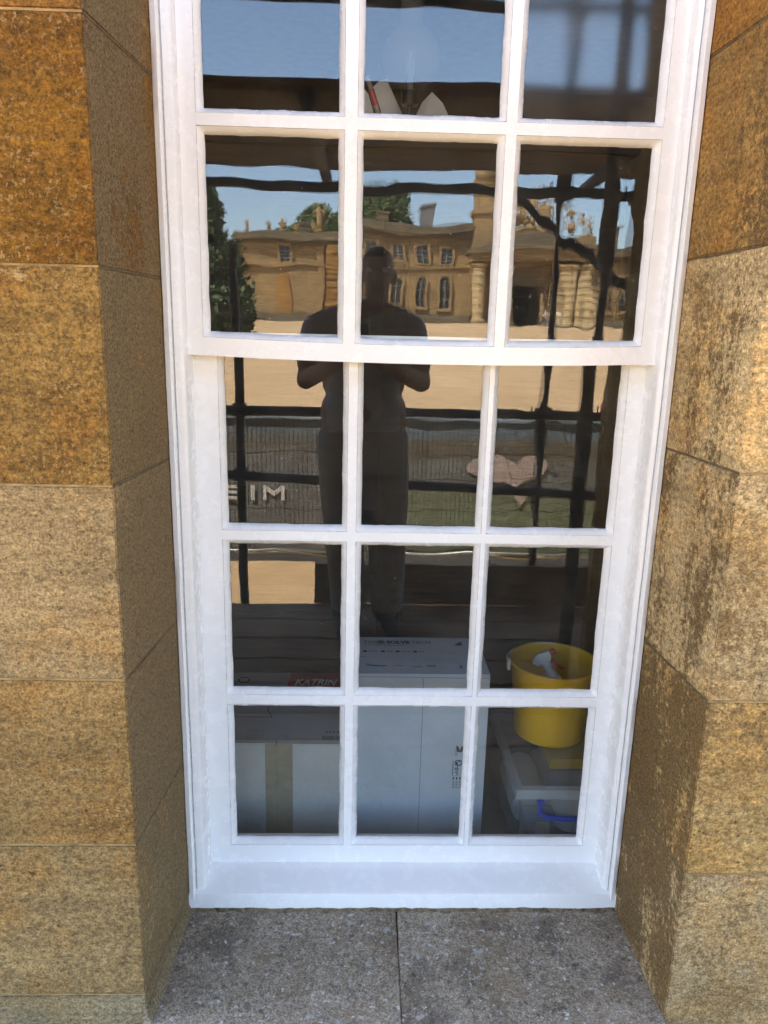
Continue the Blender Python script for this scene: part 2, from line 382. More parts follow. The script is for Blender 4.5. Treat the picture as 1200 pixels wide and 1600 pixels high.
# ------------------------------------------------------------------ ground
def ground_z(y):
    if y > -12: return 0.0
    t = min(1.0, (-12-y)/60.0); return 3.75*t*t*(3-2*t)*0.55+3.75*t*0.45
def make_ground():
    b = bmesh.new()
    ys = [400, 60, 20]+[5-i for i in range(0, 18)]+[-14-2*i for i in range(0, 34)]+[-90, -120, -300, -900]
    xs = [-900, -200, -80]+[-40+4*i for i in range(21)]+[80, 200, 900]
    g = [[b.verts.new((x, y, ground_z(y)+0.0)) for x in xs] for y in ys]
    for i in range(len(ys)-1):
        for j in range(len(xs)-1): b.faces.new((g[i][j], g[i+1][j], g[i+1][j+1], g[i][j+1]))
    bmesh.ops.recalc_face_normals(b, faces=b.faces)
    me = bpy.data.meshes.new('courtyard_ground'); b.to_mesh(me); b.free()
    if me.polygons[0].normal.z < 0: me.flip_normals()
    for p in me.polygons: p.use_smooth = True
    tag(link('courtyard_ground', me, 'gravel'), kind='structure')
make_ground()

# ------------------------------------------------------------------ the stone wall with its window opening
XL, XLB, XRF, XRB = -0.399, -0.3648, 0.614, 0.5938        # reveal arrises: left front/back, right front/back
ZS, ZH = 1.77, 4.24                        # stone sill level, window head
YF, YB = -0.32, 0.10
def make_wall():
    root = thing('stone_wall', 'golden limestone ashlar wall round the white sash window', 'wall')
    # core behind the blocks: mortar plane 5 mm behind the faces, opening left free
    c = MB(); y0, y1 = YF+0.0022, YB-0.004; H = 13.0
    c.box(-26, XL-0.58, y0, y1, -0.3, H).box(XRF+0.58, 26, y0, y1, -0.3, H)
    c.box(XL-0.5799, XRF+0.5799, y0, y1, 4.43, H-0.002).box(XL-0.5799, XRF+0.5799, y0, y1, -0.298, 1.49)
    c.box(-26, -25.5, y1+0.001, 9, -0.3, H).box(25.5, 26, y1+0.001, 9, -0.3, H).box(-25.49, 25.49, 8.5, 9, -0.3, H).box(-26, 26, y1, 9, H+0.001, H+0.3)
    core = c.obj('mortar_core', 'mortar', root)
    rnd = random.Random(3)
    def block(plan, z0, z1, mats, col, fine=False, name='stone_block'):
        b = MB(); g = 0.0012
        cx = sum(p[0] for p in plan)/4; cy_ = sum(p[1] for p in plan)/4; cz = (z0+z1)/2
        pl = [(p[0]-cx, p[1]-cy_) for p in plan]
        b.hexa([(x, y, z0+g-cz) for x, y in pl], [(x, y, z1-g-cz) for x, y in pl])
        if fine:
            bmesh.ops.subdivide_edges(b.b, edges=[e for e in b.b.edges if e.calc_length() > 0.2], cuts=15, use_grid_fill=True)
            ed = [e for e in b.b.edges if len(e.link_faces) == 2 and e.calc_face_angle(0) > 0.5]
            ev = {v for e in ed for v in e.verts}; sd = Vector((cx*7, cz*5, 1.3))
            bmesh.ops.bevel(b.b, geom=ed, offset=0.002, segments=2, affect='EDGES', clamp_overlap=True)
            for v in b.b.verts:
                n = mn.noise_vector(v.co*9+sd); k = mn.noise(v.co*40+sd)
                v.co += n*0.0012+Vector((0, 0.0012*k, 0))
                ax = max(p[0] for p in plan)-cx if cx < 0 else min(p[0] for p in plan)-cx
                if abs(v.co.x-ax) < 0.03 and v.co.y < -0.19:      # chipped outer arris
                    ch = max(0.0, mn.noise(Vector((0.3, 0.7, (v.co.z+cz)*13))+sd)-0.12)*0.022*max(0.0, 1-abs(v.co.x-ax)/0.03)
                    v.co += Vector((math.copysign(ch, -ax), ch*0.8, 0))
        else: b.bevel(0.004)
        for f in b.b.faces:
            f.normal_update()
            if len(mats) > 1 and abs(f.normal.x) > 0.75: f.material_index = 1
        me = b.mesh(name, False); o = link(name, me, mats, root); o.location = (cx, cy_, cz)
        o.color = (col[0]*0.67, col[1]*0.665, col[2]*0.60, 1); return o
    def jit(c, a=0.1): 
        k = 1+rnd.uniform(-a, a); return tuple(x*k for x in c)
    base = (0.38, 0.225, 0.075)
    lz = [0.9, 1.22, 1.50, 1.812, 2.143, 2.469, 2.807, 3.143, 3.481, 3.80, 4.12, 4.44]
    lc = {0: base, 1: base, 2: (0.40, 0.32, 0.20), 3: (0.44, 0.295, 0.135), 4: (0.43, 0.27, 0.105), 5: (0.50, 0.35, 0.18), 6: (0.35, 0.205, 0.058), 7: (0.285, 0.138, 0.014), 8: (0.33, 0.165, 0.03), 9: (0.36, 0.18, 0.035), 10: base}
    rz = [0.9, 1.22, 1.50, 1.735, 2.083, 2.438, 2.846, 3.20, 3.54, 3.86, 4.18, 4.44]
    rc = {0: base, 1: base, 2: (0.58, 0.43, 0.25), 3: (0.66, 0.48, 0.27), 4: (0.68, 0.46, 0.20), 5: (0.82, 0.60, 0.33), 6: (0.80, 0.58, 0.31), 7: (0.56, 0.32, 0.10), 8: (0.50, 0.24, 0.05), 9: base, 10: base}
    for i in range(len(lz)-1):
        z0, z1 = lz[i], lz[i+1]; L = 0.62 if i % 2 else 0.88
        x1 = XL
        if z1 <= 1.52: continue
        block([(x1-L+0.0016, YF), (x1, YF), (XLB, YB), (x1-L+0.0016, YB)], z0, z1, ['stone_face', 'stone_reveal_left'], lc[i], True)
        x = x1-L
        while x > -2.9:
            L2 = rnd.uniform(0.55, 0.95)
            block([(x-L2+0.0016, YF), (x-0.0016, YF), (x-0.0016, YB-0.1), (x-L2+0.0016, YB-0.1)], z0, z1, ['stone_face'], jit(base, 0.2)); x -= L2
    for i in range(len(rz)-1):
        z0, z1 = rz[i], rz[i+1]; L = 0.85 if i % 2 else 0.6
        if z1 <= 1.52: continue
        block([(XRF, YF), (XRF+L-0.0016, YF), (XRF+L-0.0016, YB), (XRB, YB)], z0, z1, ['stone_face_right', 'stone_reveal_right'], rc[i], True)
        x = XRF+L
        while x < 3.1:
            L2 = rnd.uniform(0.55, 0.95)
            block([(x+0.0016, YF), (x+L2-0.0016, YF), (x+L2-0.0016, YB-0.1), (x+0.0016, YB-0.1)], z0, z1, ['stone_face_right'], jit(base, 0.2)); x += L2
    def joint(plan, z):
        b = MB(); b.hexa([(x, y, z-0.0016) for x, y in plan], [(x, y, z+0.0016) for x, y in plan])
        for f in b.b.faces:
            f.normal_update()
            if abs(f.normal.x) > 0.7: f.material_index = 1
        b.obj('mortar_joint', ['mortar', 'joint_film'], root)
    for z in lz[3:-1]: joint([(XL-0.55, YF+0.0012), (XL-0.0004, YF+0.0012), (XLB-0.0004, YB-0.01), (XL-0.55, YB-0.01)], z)
    for z in rz[3:-1]: joint([(XRF+0.0004, YF+0.0012), (XRF+0.55, YF+0.0012), (XRF+0.55, YB-0.01), (XRB+0.0004, YB-0.01)], z)
    # courses below the sill and the lintel
    for (z0, z1) in ((0.9, 1.22), (1.22, 1.50)):
        x = -2.9
        while x < 3.1:
            L2 = rnd.uniform(0.55, 0.95)
            block([(x+0.0016, YF), (x+L2-0.0016, YF), (x+L2-0.0016, YB-0.1), (x+0.0016, YB-0.1)], z0, z1, ['stone_face'], jit(base, 0.2)); x += L2
    block([(XL+0.002, YF), (XRF-0.002, YF), (XRF-0.014, YB-0.05), (XL+0.02, YB-0.05)], ZH+0.012, 4.44, ['stone_face'], base)
    return root
make_wall()

def make_sill():
    root = thing('stone_sill', 'speckled dark grey stone sill under the white window', 'window sill')
    xj = 0.094
    for k, (x0, x1) in enumerate(((XL+0.001, xj-0.0009), (xj+0.0009, XRF+0.001))):
        b = MB(); cx = (x0+x1)/2
        b.hexa([(x0-cx, -0.39, -0.17), (x1-cx, -0.39, -0.17), (x1-cx, 0.06, -0.17), (x0-cx, 0.06, -0.17)],
               [(x0-cx, -0.39, -0.020), (x1-cx, -0.39, -0.020), (x1-cx, 0.06, 0.003), (x0-cx, 0.06, 0.003)])
        bmesh.ops.subdivide_edges(b.b, edges=[e for e in b.b.edges if e.calc_length() > 0.2], cuts=14, use_grid_fill=True)
        ed = [e for e in b.b.edges if len(e.link_faces) == 2 and e.calc_face_angle(0) > 0.5]
        bmesh.ops.bevel(b.b, geom=ed, offset=0.0018, segments=2, affect='EDGES', clamp_overlap=True)
        for v in b.b.verts:
            v.co += mn.noise_vector(v.co*14+Vector((k*5, 0, 0)))*0.0016
        o = b.obj('sill_slab', 'sill_stone', root, True); o.location = (cx, 0, 1.768)
        smooth_angle(o, 40)
    # ragged mortar fillet between frame and stone, and the pale flaunching at the left foot
    b = MB(); rnd = random.Random(5); n = 120
    prev = None
    for i in range(n+1):
        x = -0.376+0.972*i/n; d = 0.006+0.010*max(0, mn.noise(Vector((x*22, 3, 0))))+rnd.uniform(0, 0.003); h = 0.004+0.005*abs(mn.noise(Vector((x*31, 8, 0))))
        cur = [b.b.verts.new(p) for p in ((x, -0.05-d, 1.7655), (x, -0.052, 1.769+h), (x, -0.03, 1.769+h), (x, -0.03, 1.764))]
        if prev:
            for k in range(4): b.b.faces.new((prev[k], prev[(k+1) % 4], cur[(k+1) % 4], cur[k]))
        prev = cur
    b.obj('mortar_fillet', 'dirt', root)
    b = MB()
    b.hexa([(-0.405, -0.33, 1.73), (-0.380, -0.33, 1.73), (-0.368, -0.05, 1.757), (-0.389, -0.05, 1.757)],
           [(-0.405, -0.33, 1.775), (-0.396, -0.33, 1.775), (-0.3835, -0.05, 1.80), (-0.389, -0.05, 1.80)])
    bmesh.ops.subdivide_edges(b.b, edges=[e for e in b.b.edges if e.calc_length() > 0.2], cuts=12, use_grid_fill=True)
    for v in b.b.verts: v.co += mn.noise_vector(v.co*25)*0.002
    o = b.obj('flaunching', 'stone_reveal_left', root); o.color = (0.36, 0.32, 0.24, 1)
make_sill()

# ------------------------------------------------------------------ the sash window
SAGX, SAGW = 0.115, 0.48
SAG_ON = True
def sag(x, z):
    if not SAG_ON: return 0.0
    if z > 3.09 or z < 2.98: return 0.0
    k = max(0.0, 1-((x-SAGX)/SAGW)**2); return -0.010*k
def make_window():
    global SAG_ON
    root = thing('sash_window', 'white painted timber sash window with old wavy glass panes', 'window')
    # box frame: side linings with bead and groove, timber sill, head
    f = MB()
    def lining(s, xo, xi):      # s: +1 left, -1 right ; xo outer edge, xi inner edge
        w_ = abs(xi-xo)
        prof = [(0, 0.09), (0, -0.048), (0.003, -0.054), (0.012, -0.056), (0.0145, -0.053), (0.0155, -0.038), (0.0178, -0.037), (0.0188, -0.045), (w_-0.006, -0.044), (w_-0.002, -0.041), (w_, -0.036), (w_, 0.09)]
        prof = [(xo+s*a, y) for a, y in prof]; zs = [1.795+i*(ZH-1.795)/60 for i in range(61)]
        rings = []
        for z in zs:
            rings.append([f.b.verts.new((x+0.0008*mn.noise(Vector((x*30, z*12, y*30))), y+0.0008*mn.noise(Vector((x*30+9, z*12, y*30))), z)) for x, y in prof])
        for i in range(60):
            for k in range(len(prof)-1): f.b.faces.new((rings[i][k], rings[i][k+1], rings[i+1][k+1], rings[i+1][k]))
        f.b.faces.new(rings[0]); f.b.faces.new(rings[-1][::-1])
    lining(1, -0.378, -0.341); lining(-1, 0.601, 0.5725)
    fr = f.obj('frame_lining', 'white_paint', root); smooth_angle(fr, 50)
    h = MB(); h.box(-0.3775, 0.6005, -0.05, 0.089, ZH, ZH+0.012).bevel(0.003); h.obj('frame_head', 'white_paint', root)
    # timber sill: sloping top with a nosing
    s = MB(); n = 80; prev = None
    for i in range(n+1):
        x = -0.379+0.981*i/n; j = 0.0018*mn.noise(Vector((x*14, 1, 1))); jb = 0.003*mn.noise(Vector((x*40, 5, 1)))+0.002*mn.noise(Vector((x*9, 7, 1)))
        P = [(x, 0.09, 1.832), (x, 0.026, 1.829), (x, 0.010, 1.8245), (x, -0.046, 1.8115+j), (x, -0.0525, 1.808+j), (x, -0.054, 1.803+j), (x, -0.054, 1.772+jb), (x, -0.046, 1.769+jb), (x, 0.09, 1.774)]
        cur = [s.b.verts.new(p) for p in P]
        if prev:
            for k in range(len(P)): s.b.faces.new((prev[k], prev[(k+1) % len(P)], cur[(k+1) % len(P)], cur[k]))
        else: s.b.faces.new(cur)
        prev = cur
    s.b.faces.new(prev[::-1]); smooth_angle(s.obj('timber_sill', 'white_paint', root), 40)
    # parting strips behind the linings
    for x0, x1 in ((-0.352, -0.3412), (0.5727, 0.583)):
        pb = MB(); pb.box(x0, x1, 0.004, 0.026, 1.832, ZH-0.001).bevel(0.002); pb.obj('parting_bead', 'white_paint', root)

    def sash(name, yf, yg, xs, zs, xo0, xo1, zo0, zo1, kinds, label):
        """xs, zs: pane edges [(a,b),..] ; outer box xo/zo ; yf front plane, yg glass front plane"""
        body = MB(); rb = 0.0115                     # bead width on glass side
        yb = yg+0.024
        gx0, gx1 = xs[0][0]-rb, xs[-1][1]+rb; gz0, gz1 = zs[0][0]-rb, zs[-1][1]+rb
        def seg_box(x0, x1, z0, z1, mb, nx=1, nz=1, dy=0.0):
            vs = {}
            for i in range(nx+1):
                for k in range(nz+1):
                    x = x0+(x1-x0)*i/nx; z = z0+(z1-z0)*k/nz
                    for y in (yf, yb):
                        w1 = 0.0009*mn.noise(Vector((x*18, z*18, y*9)))
                        vs[i, k, y] = mb.b.verts.new((x+w1*0.4, y+(w1*0.6+dy if y == yf else -dy), z+sag(x, z)+w1*0.4))
            for i in range(nx):
                for k in range(nz):
                    mb.b.faces.new((vs[i, k, yf], vs[i+1, k, yf], vs[i+1, k+1, yf], vs[i, k+1, yf]))
                    mb.b.faces.new((vs[i, k, yb], vs[i, k+1, yb], vs[i+1, k+1, yb], vs[i+1, k, yb]))
            for i in range(nx):
                mb.b.faces.new((vs[i, 0, yf], vs[i, 0, yb], vs[i+1, 0, yb], vs[i+1, 0, yf])); mb.b.faces.new((vs[i, nz, yf], vs[i+1, nz, yf], vs[i+1, nz, yb], vs[i, nz, yb]))
            for k in range(nz):
                mb.b.faces.new((vs[0, k, yf], vs[0, k+1, yf], vs[0, k+1, yb], vs[0, k, yb])); mb.b.faces.new((vs[nx, k, yf], vs[nx, k, yb], vs[nx, k+1, yb], vs[nx, k+1, yf]))
        seg_box(xo0, gx0, zo0, zo1, body, 1, 40); seg_box(gx1, xo1, zo0, zo1, body, 1, 40)
        seg_box(gx0-.006, gx1+.006, zo0+.0006, gz0, body, 30, 1, .0003); seg_box(gx0-.006, gx1+.006, gz1, zo1-.0006, body, 30, 1, .0003)
        body.bevel(0.0016, 2, 50)
        so = body.obj(name, 'white_paint', root); smooth_angle(so, 40)
        # glazing bars
        for a, b in zip(xs[:-1], xs[1:]):
            m = MB(); seg_box(a[1]+rb, b[0]-rb, gz0-0.005, gz1+0.005, m, 1, 40, .0006); m.bevel(0.0025, 2, 50); smooth_angle(m.obj('glazing_bar', 'white_paint', so), 40)
        for a, b in zip(zs[:-1], zs[1:]):
            for q in xs:
                m = MB(); seg_box(q[0]-rb-0.005, q[1]+rb+0.005, a[1]+rb, b[0]-rb, m, 12, 1, .0009); m.bevel(0.0025, 2, 50); smooth_angle(m.obj('glazing_bar', 'white_paint', so), 40)
        # putty bead and glass for every pane
        for zi, (z0, z1) in enumerate(zs):
            for xi, (x0, x1) in enumerate(xs):
                pm = MB(); sd = Vector((xi*11.3, zi*7.7, yg*100)); N = 22; loop = []
                def edge(ax, ay, bx, by, nx_, nz_):
                    for i in range(N):
                        t = i/N; x = ax+(bx-ax)*t; z = ay+(by-ay)*t
                        j = 0.0017*mn.noise(Vector((x*20, z*20, 0))+sd)+0.0008*mn.noise(Vector((x*75, z*75, 2))+sd)
                        cj = rb*0.92
                        loop.append(((x-nx_*cj-(0 if nx_ else 0), z-nz_*cj), (x+nx_*j, z+nz_*j)))
                edge(x0, z0, x1, z0, 0, 1); edge(x1, z0, x1, z1, -1, 0); edge(x1, z1, x0, z1, 0, -1); edge(x0, z1, x0, z0, 1, 0)
                # mitred outer loop
                cxp, czp = (x0+x1)/2, (z0+z1)/2; hw, hh = (x1-x0)/2, (z1-z0)/2
                rings = []
                for (ox, oz), (ix, iz) in loop:
                    u, v_ = (ix-cxp)/hw, (iz-czp)/hh; k = max(abs(u), abs(v_), 1e-6); u, v_ = u/k, v_/k
                    ox, oz = cxp+u*(hw+rb*0.95), czp+v_*(hh+rb*0.95)
                    o1 = (ox, yf+0.0016, oz+sag(ox, oz)); i1 = (ix, yg-0.0012, iz+sag(ix, iz)); i2 = (ix, yg+0.0005, iz+sag(ix, iz)); o2 = (ox, yg+0.0005, oz+sag(ox, oz))
                    md = ((ox*0.45+ix*0.55), yf+(yg-yf)*0.42, oz*0.45+iz*0.55+sag(ox, oz))
                    rings.append([pm.b.verts.new(p) for p in (o1, md, i1, i2, o2)])
                n = len(rings)
                for i in range(n):
                    a, b = rings[i], rings[(i+1) % n]
                    for k in range(5): pm.b.faces.new((a[k], b[k], b[(k+1) % 5], a[(k+1) % 5]))
                smooth_angle(pm.obj('putty_bead', 'white_paint', so), 60)
                # old drawn glass: both faces gently uneven
                amp, vert, tilt_x, tilt_z, mat = kinds[zi][xi]
                gm = bmesh.new(); nx, nz = 40, 56; ex = 0.006; gg = {}
                for side in (0, 1):
                    for i in range(nx+1):
                        for k in range(nz+1):
                            x = x0-ex+(x1-x0+2*ex)*i/nx; z = z0-ex+(z1-z0+2*ex)*k/nz; zs_ = z+sag(x, z)
                            p = Vector((x*(30 if vert else 13), z*(9 if vert else 20), 0.35*side))+sd
                            hgt = 2.0*amp*(mn.noise(p)*3.6e-5+mn.noise(p*2.1)*(0.9e-5 if vert else 0.7e-5)+mn.noise(p*0.4)*(5e-5 if vert else 11e-5))*(1.0 if side == 0 else 0.8)
                            y = yg+(0.003 if side else 0)+hgt+(x-cxp)*tilt_x+(z-czp)*tilt_z
                            gg[side, i, k] = gm.verts.new((x, y, zs_))
                for side in (0, 1):
                    for i in range(nx):
                        for k in range(nz):
                            q = (gg[side, i, k], gg[side, i+1, k], gg[side, i+1, k+1], gg[side, i, k+1])
                            gm.faces.new(q if side == 0 else q[::-1]).smooth = True
                for i in range(nx):
                    gm.faces.new((gg[0, i, 0], gg[1, i, 0], gg[1, i+1, 0], gg[0, i+1, 0])); gm.faces.new((gg[0, i, nz], gg[0, i+1, nz], gg[1, i+1, nz], gg[1, i, nz]))
                for k in range(nz):
                    gm.faces.new((gg[0, 0, k], gg[0, 0, k+1], gg[1, 0, k+1], gg[1, 0, k])); gm.faces.new((gg[0, nx, k], gg[1, nx, k], gg[1, nx, k+1], gg[0, nx, k+1]))
                me = bpy.data.meshes.new('glass_pane'); gm.to_mesh(me); gm.free(); me.set_sharp_from_angle(angle=R_(40))
                link('glass_pane', me, mat, so)
        return so
    W, O_ = 'window_glass', 'obscured_glass'
    sash('upper_sash', -0.018, 0.0, [(-0.299, -0.053), (-0.007, 0.241), (0.284, 0.531)], [(3.0535, 3.401), (3.445, 3.792), (3.836, 4.183)],
         -0.3405, 0.572, 3.0065, 4.2385,
         [[(1.05, 0, .0004, 0, W), (1.1, 0, -.0004, .0002, W), (2.1, 1, .0003, -.0004, W)], [(0.35, 0, 0, 0.0, W), (1.0, 0, .0003, 0, W), (0.8, 1, 0, 0, O_)], [(1, 0, 0, 0, W), (1, 0, 0, 0, W), (1, 0, 0, 0, W)]], 'upper')
    SAG_ON = False
    sash('lower_sash', 0.027, 0.045, [(-0.282, -0.042), (0.0, 0.244), (0.277, 0.528)], [(1.887, 2.228), (2.274, 2.610), (2.654, 3.005)],
         -0.3515, 0.5835, 1.8215, 3.05,
         [[(0.3, 0, 0, 0, W), (0.6, 0, 0, 0, W), (0.9, 1, 0, 0, W)], [(0.5, 0, 0, .0002, W), (0.6, 0, 0, 0, W), (0.9, 1, 0, 0, W)], [(0.12, 0, 0, 0.0004, W), (0.55, 0, .0003, -.0002, W), (1.7, 1, -.0003, -.0006, W)]], 'lower')
    return root
make_window()

# ------------------------------------------------------------------ the room behind the glass
def make_room():
    def st(name, mat, *a):
        b = MB()
        for q in a: b.box(*q)
        tag(b.obj(name, mat), kind='structure')
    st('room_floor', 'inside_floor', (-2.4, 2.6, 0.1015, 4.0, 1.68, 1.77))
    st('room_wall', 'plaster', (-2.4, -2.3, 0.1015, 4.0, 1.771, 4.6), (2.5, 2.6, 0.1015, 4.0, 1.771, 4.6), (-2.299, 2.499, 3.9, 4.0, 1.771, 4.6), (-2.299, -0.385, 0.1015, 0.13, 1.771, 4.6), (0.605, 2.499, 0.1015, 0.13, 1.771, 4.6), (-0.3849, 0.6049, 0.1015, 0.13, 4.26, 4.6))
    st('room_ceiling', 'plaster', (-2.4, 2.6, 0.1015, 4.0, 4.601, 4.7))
make_room()

def make_cabinet():  # added stand for the lamp, near-black to match the unlit interior
    t = thing('cabinet', 'added near-black cabinet standing in for the dark room behind the boxes', 'cabinet', (0, 0, 0))
    b = MB(); b.box(-0.62, 0.72, 0.70, 1.12, 1.77, 3.54); b.bevel(0.004); b.obj('carcass', 'unlit_wood', t)
    b = MB(); b.box(-0.64, 0.74, 0.675, 1.14, 3.5405, 3.58); b.bevel(0.004); b.obj('top_board', 'unlit_wood', t)
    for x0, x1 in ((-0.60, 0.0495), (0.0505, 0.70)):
        d = MB(); d.box(x0, x1, 0.682, 0.6995, 1.80, 3.52); d.box(x0+0.07, x1-0.07, 0.676, 0.6815, 1.90, 3.42); d.bevel(0.003); o = d.obj('door', 'unlit_wood', t)
        k = MB(); k.sphere(((0.02 if x0 < 0 else 0.08), 0.668, 1.95), 0.012); k.obj('knob', 'black_metal', o, True)
make_cabinet()

def carton(name, label, x0, x1, y0, y1, z0, z1, mat, topmat):
    t = thing(name, label, 'box', ((x0+x1)/2, (y0+y1)/2, z0))
    cx, cy_ = (x0+x1)/2, (y0+y1)/2
    b = MB(); b.box(x0-cx, x1-cx, y0-cy_, y1-cy_, 0, z1-z0); b.bevel(0.003, 2)
    for f in b.b.faces:
        f.normal_update()
        if f.normal.z > 0.9: f.material_index = 1
    o = b.obj('carton_body', [mat, topmat], t)
    return t, (cx, cy_, z0)
def flat(name, mat, parent, org, quads, lift=0.0006, axes='xy'):
    """print pieces in world coords on a top (xy) or front (xz) face, converted to the parent's space"""
    b = MB(); ox, oy, oz = org
    for a0, a1, c0, c1, lvl in quads:
        if axes == 'xy': b.box(a0-ox, a1-ox, c0-oy, c1-oy, lvl-oz-0.001, lvl-oz+lift)
        else: b.box(a0-ox, a1-ox, lvl-oy-lift, lvl-oy+0.001, c0-oz, c1-oz)
    o = b.obj(name, mat, parent)
    if name in ('small_print', 'bar_code'): o['kind'] = 'stuff'
    return o
def make_boxes():
    # the carton with the red name panel
    t, og = carton('cardboard_box', 'low grey carton with red corner panel and brown tape, behind bottom left panes', -0.46, -0.030, 0.207, 0.616, 1.771, 2.03, 'card_grey', 'card_shaded_top')
    L = lambda x, y, z: (x-og[0], y-og[1], z-og[2])
    z = 2.03
    flat('flap_edge', 'card_edge', t, og, [(-0.4585, -0.21, 0.2075, 0.222, z)], 0.0035)
    flat('flap_edge', 'card_edge', t, og, [(-0.205, -0.0315, 0.2075, 0.226, z)], 0.0025)
    flat('parcel_tape', 'parcel_tape', t, og, [(-0.236, -0.166, 1.773, 2.031, 0.207)], 0.0008, 'xz')
    flat('carton_seam', 'ink_grey', t, og, [(-0.2075, -0.206, 1.773, 2.0308, 0.2065)], 0.0009, 'xz')
    b = MB(); b.hexa([L(-0.213, 0.500, z-0.001), L(-0.031, 0.500, z-0.001), L(-0.031, 0.6135, z-0.001), L(-0.208, 0.6135, z-0.001)], [L(-0.213, 0.500, z+0.0006), L(-0.031, 0.500, z+0.0006), L(-0.031, 0.6135, z+0.0006), L(-0.208, 0.6135, z+0.0006)])
    b.obj('red_panel', 'ink_red', t)
    place_text('lettering', 'KATRIN', 0.052, 'ink_white', t, L(-0.192, 0.535, z+0.0008), (1, 0, 0), (0, 1, 0), width=0.125, shear=0.25, bold=0.0012)
    # recycling loop, handle cut-out outline, small print, bar code
    b = MB()
    for k in range(22):
        a = k/22*2*math.pi
        if 0.3 < a < 0.8: continue
        p = [(-0.345+math.cos(a+d)*r, 0.565+math.sin(a+d)*r*1.15) for r, d in ((0.013, 0), (0.0175, 0), (0.0175, 0.29), (0.013, 0.29))]
        b.b.faces.new([b.b.verts.new(L(x, y, z+0.0007)) for x, y in p])
    b.obj('recycling_mark', 'ink_dark', t)
    b = MB()
    for (xa, ya), (xb, yb) in (((-0.335, 0.345), (-0.235, 0.345)), ((-0.235, 0.345), (-0.252, 0.385)), ((-0.252, 0.385), (-0.248, 0.43)), ((-0.335, 0.345), (-0.348, 0.372)), ((-0.348, 0.372), (-0.348, 0.43))):
        b.tube([L(xa, ya, z+0.0002), L(xb, yb, z+0.0002)], 0.0012, 6)
    b.obj('handle_cutout', 'ink_dark', t)
    rnd = random.Random(4); q = []
    for k in range(7):
        y = 0.232+k*0.0075
        for x0, n in ((-0.345, 2), (-0.290, 4)):
            x = x0
            for i in range(n): q.append((x, x+rnd.uniform(0.006, 0.011), y, y+0.003, z)); x += 0.012
    for k in range(2): q.append((-0.19, -0.10-0.03*k, 0.236-0.008*k, 0.2385-0.008*k, z))
    q.append((-0.195, -0.175, 0.246, 0.250, z))
    pr = flat('small_print', 'ink_grey', t, og, q, 0.0005)
    q = []; x = -0.092
    while x < -0.036: 
        w_ = rnd.choice((0.0008, 0.0016, 0.0024)); q.append((x, x+w_, 0.225, 0.25, z)); x += w_+rnd.choice((0.001, 0.0018))
    for k in range(5): q.append((-0.085+k*0.010, -0.081+k*0.010, 0.266, 0.274, z))
    flat('bar_code', 'ink_dark', t, og, q, 0.0006)

    # the tall white carton in the middle
    t, og = carton('cardboard_box', 'tall white carton with black print on its lid, behind the middle panes', -0.016, 0.327, 0.2, 0.425, 1.771, 2.233, 'card_white', 'card_white')
    L = lambda x, y, z: (x-og[0], y-og[1], z-og[2]); z = 2.233
    flat('carton_seam', 'ink_grey', t, og, [(0.1605, 0.162, 1.773, 2.222, 0.2)], 0.0006, 'xz')
    flat('lid_edge', 'ink_grey', t, og, [(-0.0145, 0.16, 2.2235, 2.2248, 0.2), (0.1605, 0.3255, 2.2225, 2.2238, 0.2)], 0.0006, 'xz')
    place_text('lettering', 'DIS', 0.026, 'ink_dark', t, L(0.012, 0.382, z), (1, 0, 0), (0, 1, 0), width=0.031)
    place_text('lettering', 'SOLVE', 0.026, 'ink_dark', t, L(0.073, 0.382, z), (1, 0, 0), (0, 1, 0), width=0.064, bold=0.0012)
    place_text('lettering', 'TECH', 0.026, 'ink_dark', t, L(0.142, 0.382, z), (1, 0, 0), (0, 1, 0), width=0.05)
    b = MB()
    for k in range(8):
        a = k*math.pi/4
        b.tube([L(0.0575, 0.391, z+0.0003), L(0.0575+0.011*math.cos(a), 0.391+0.013*math.sin(a), z+0.0003)], 0.0011, 5); b.sphere(L(0.0575+0.0105*math.cos(a+.39), 0.391+0.0125*math.sin(a+.39), z), 0.0022, (1, 1, .3), 8, 4)
    b.obj('logo', 'ink_dark', t)
    rnd = random.Random(9); q = []; x = 0.012
    while x < 0.125: w_ = rnd.uniform(.005, .012); q.append((x, x+w_, 0.369, 0.374, z)); x += w_+0.003
    for x0, n in ((0.024, 3), (0.072, 2), (0.111, 3), (0.157, 2)):
        for i in range(n): q.append((x0+i*0.0085, x0+0.007+i*0.0085, 0.329, 0.335, z))
    for x0 in (0.205, 0.225, 0.243): q += [(x0, x0+0.013, 0.322, 0.323, z), (x0, x0+0.013, 0.333, 0.334, z), (x0, x0+0.001, 0.323, 0.333, z), (x0+0.012, x0+0.013, 0.323, 0.333, z)]
    q += [(0.083, 0.084, 0.232, 0.262, z), (0.09, 0.112, 0.243, 0.247, z), (0.135, 0.16, 0.237, 0.242, z), (0.172, 0.195, 0.24, 0.25, z), (0.255, 0.262, 0.232, 0.25, z), (-0.014, 0.325, 0.2965, 0.2975, z)]
    pr = flat('small_print', 'ink_grey', t, og, q, 0.0005)
    b = MB()
    for x in (0.015, 0.0625, 0.1015, 0.148): b.sphere(L(x, 0.332, z), 0.0062, (1, 1, .06), 12, 6)
    b.hexa([L(0.258, 0.375, z-.001), L(0.279, 0.375, z-.001), L(0.279, 0.382, z-.001), L(0.258, 0.380, z-.001)], [L(0.258, 0.375, z+.0005), L(0.279, 0.375, z+.0005), L(0.279, 0.397, z+.0005), L(0.272, 0.395, z+.0005)])
    for k in range(3):
        b.tube([L(0.016+k*0.0045, 0.256, z), L(0.021+k*0.0045, 0.25, z), L(0.016+k*0.0045, 0.242, z)], 0.0008, 5)
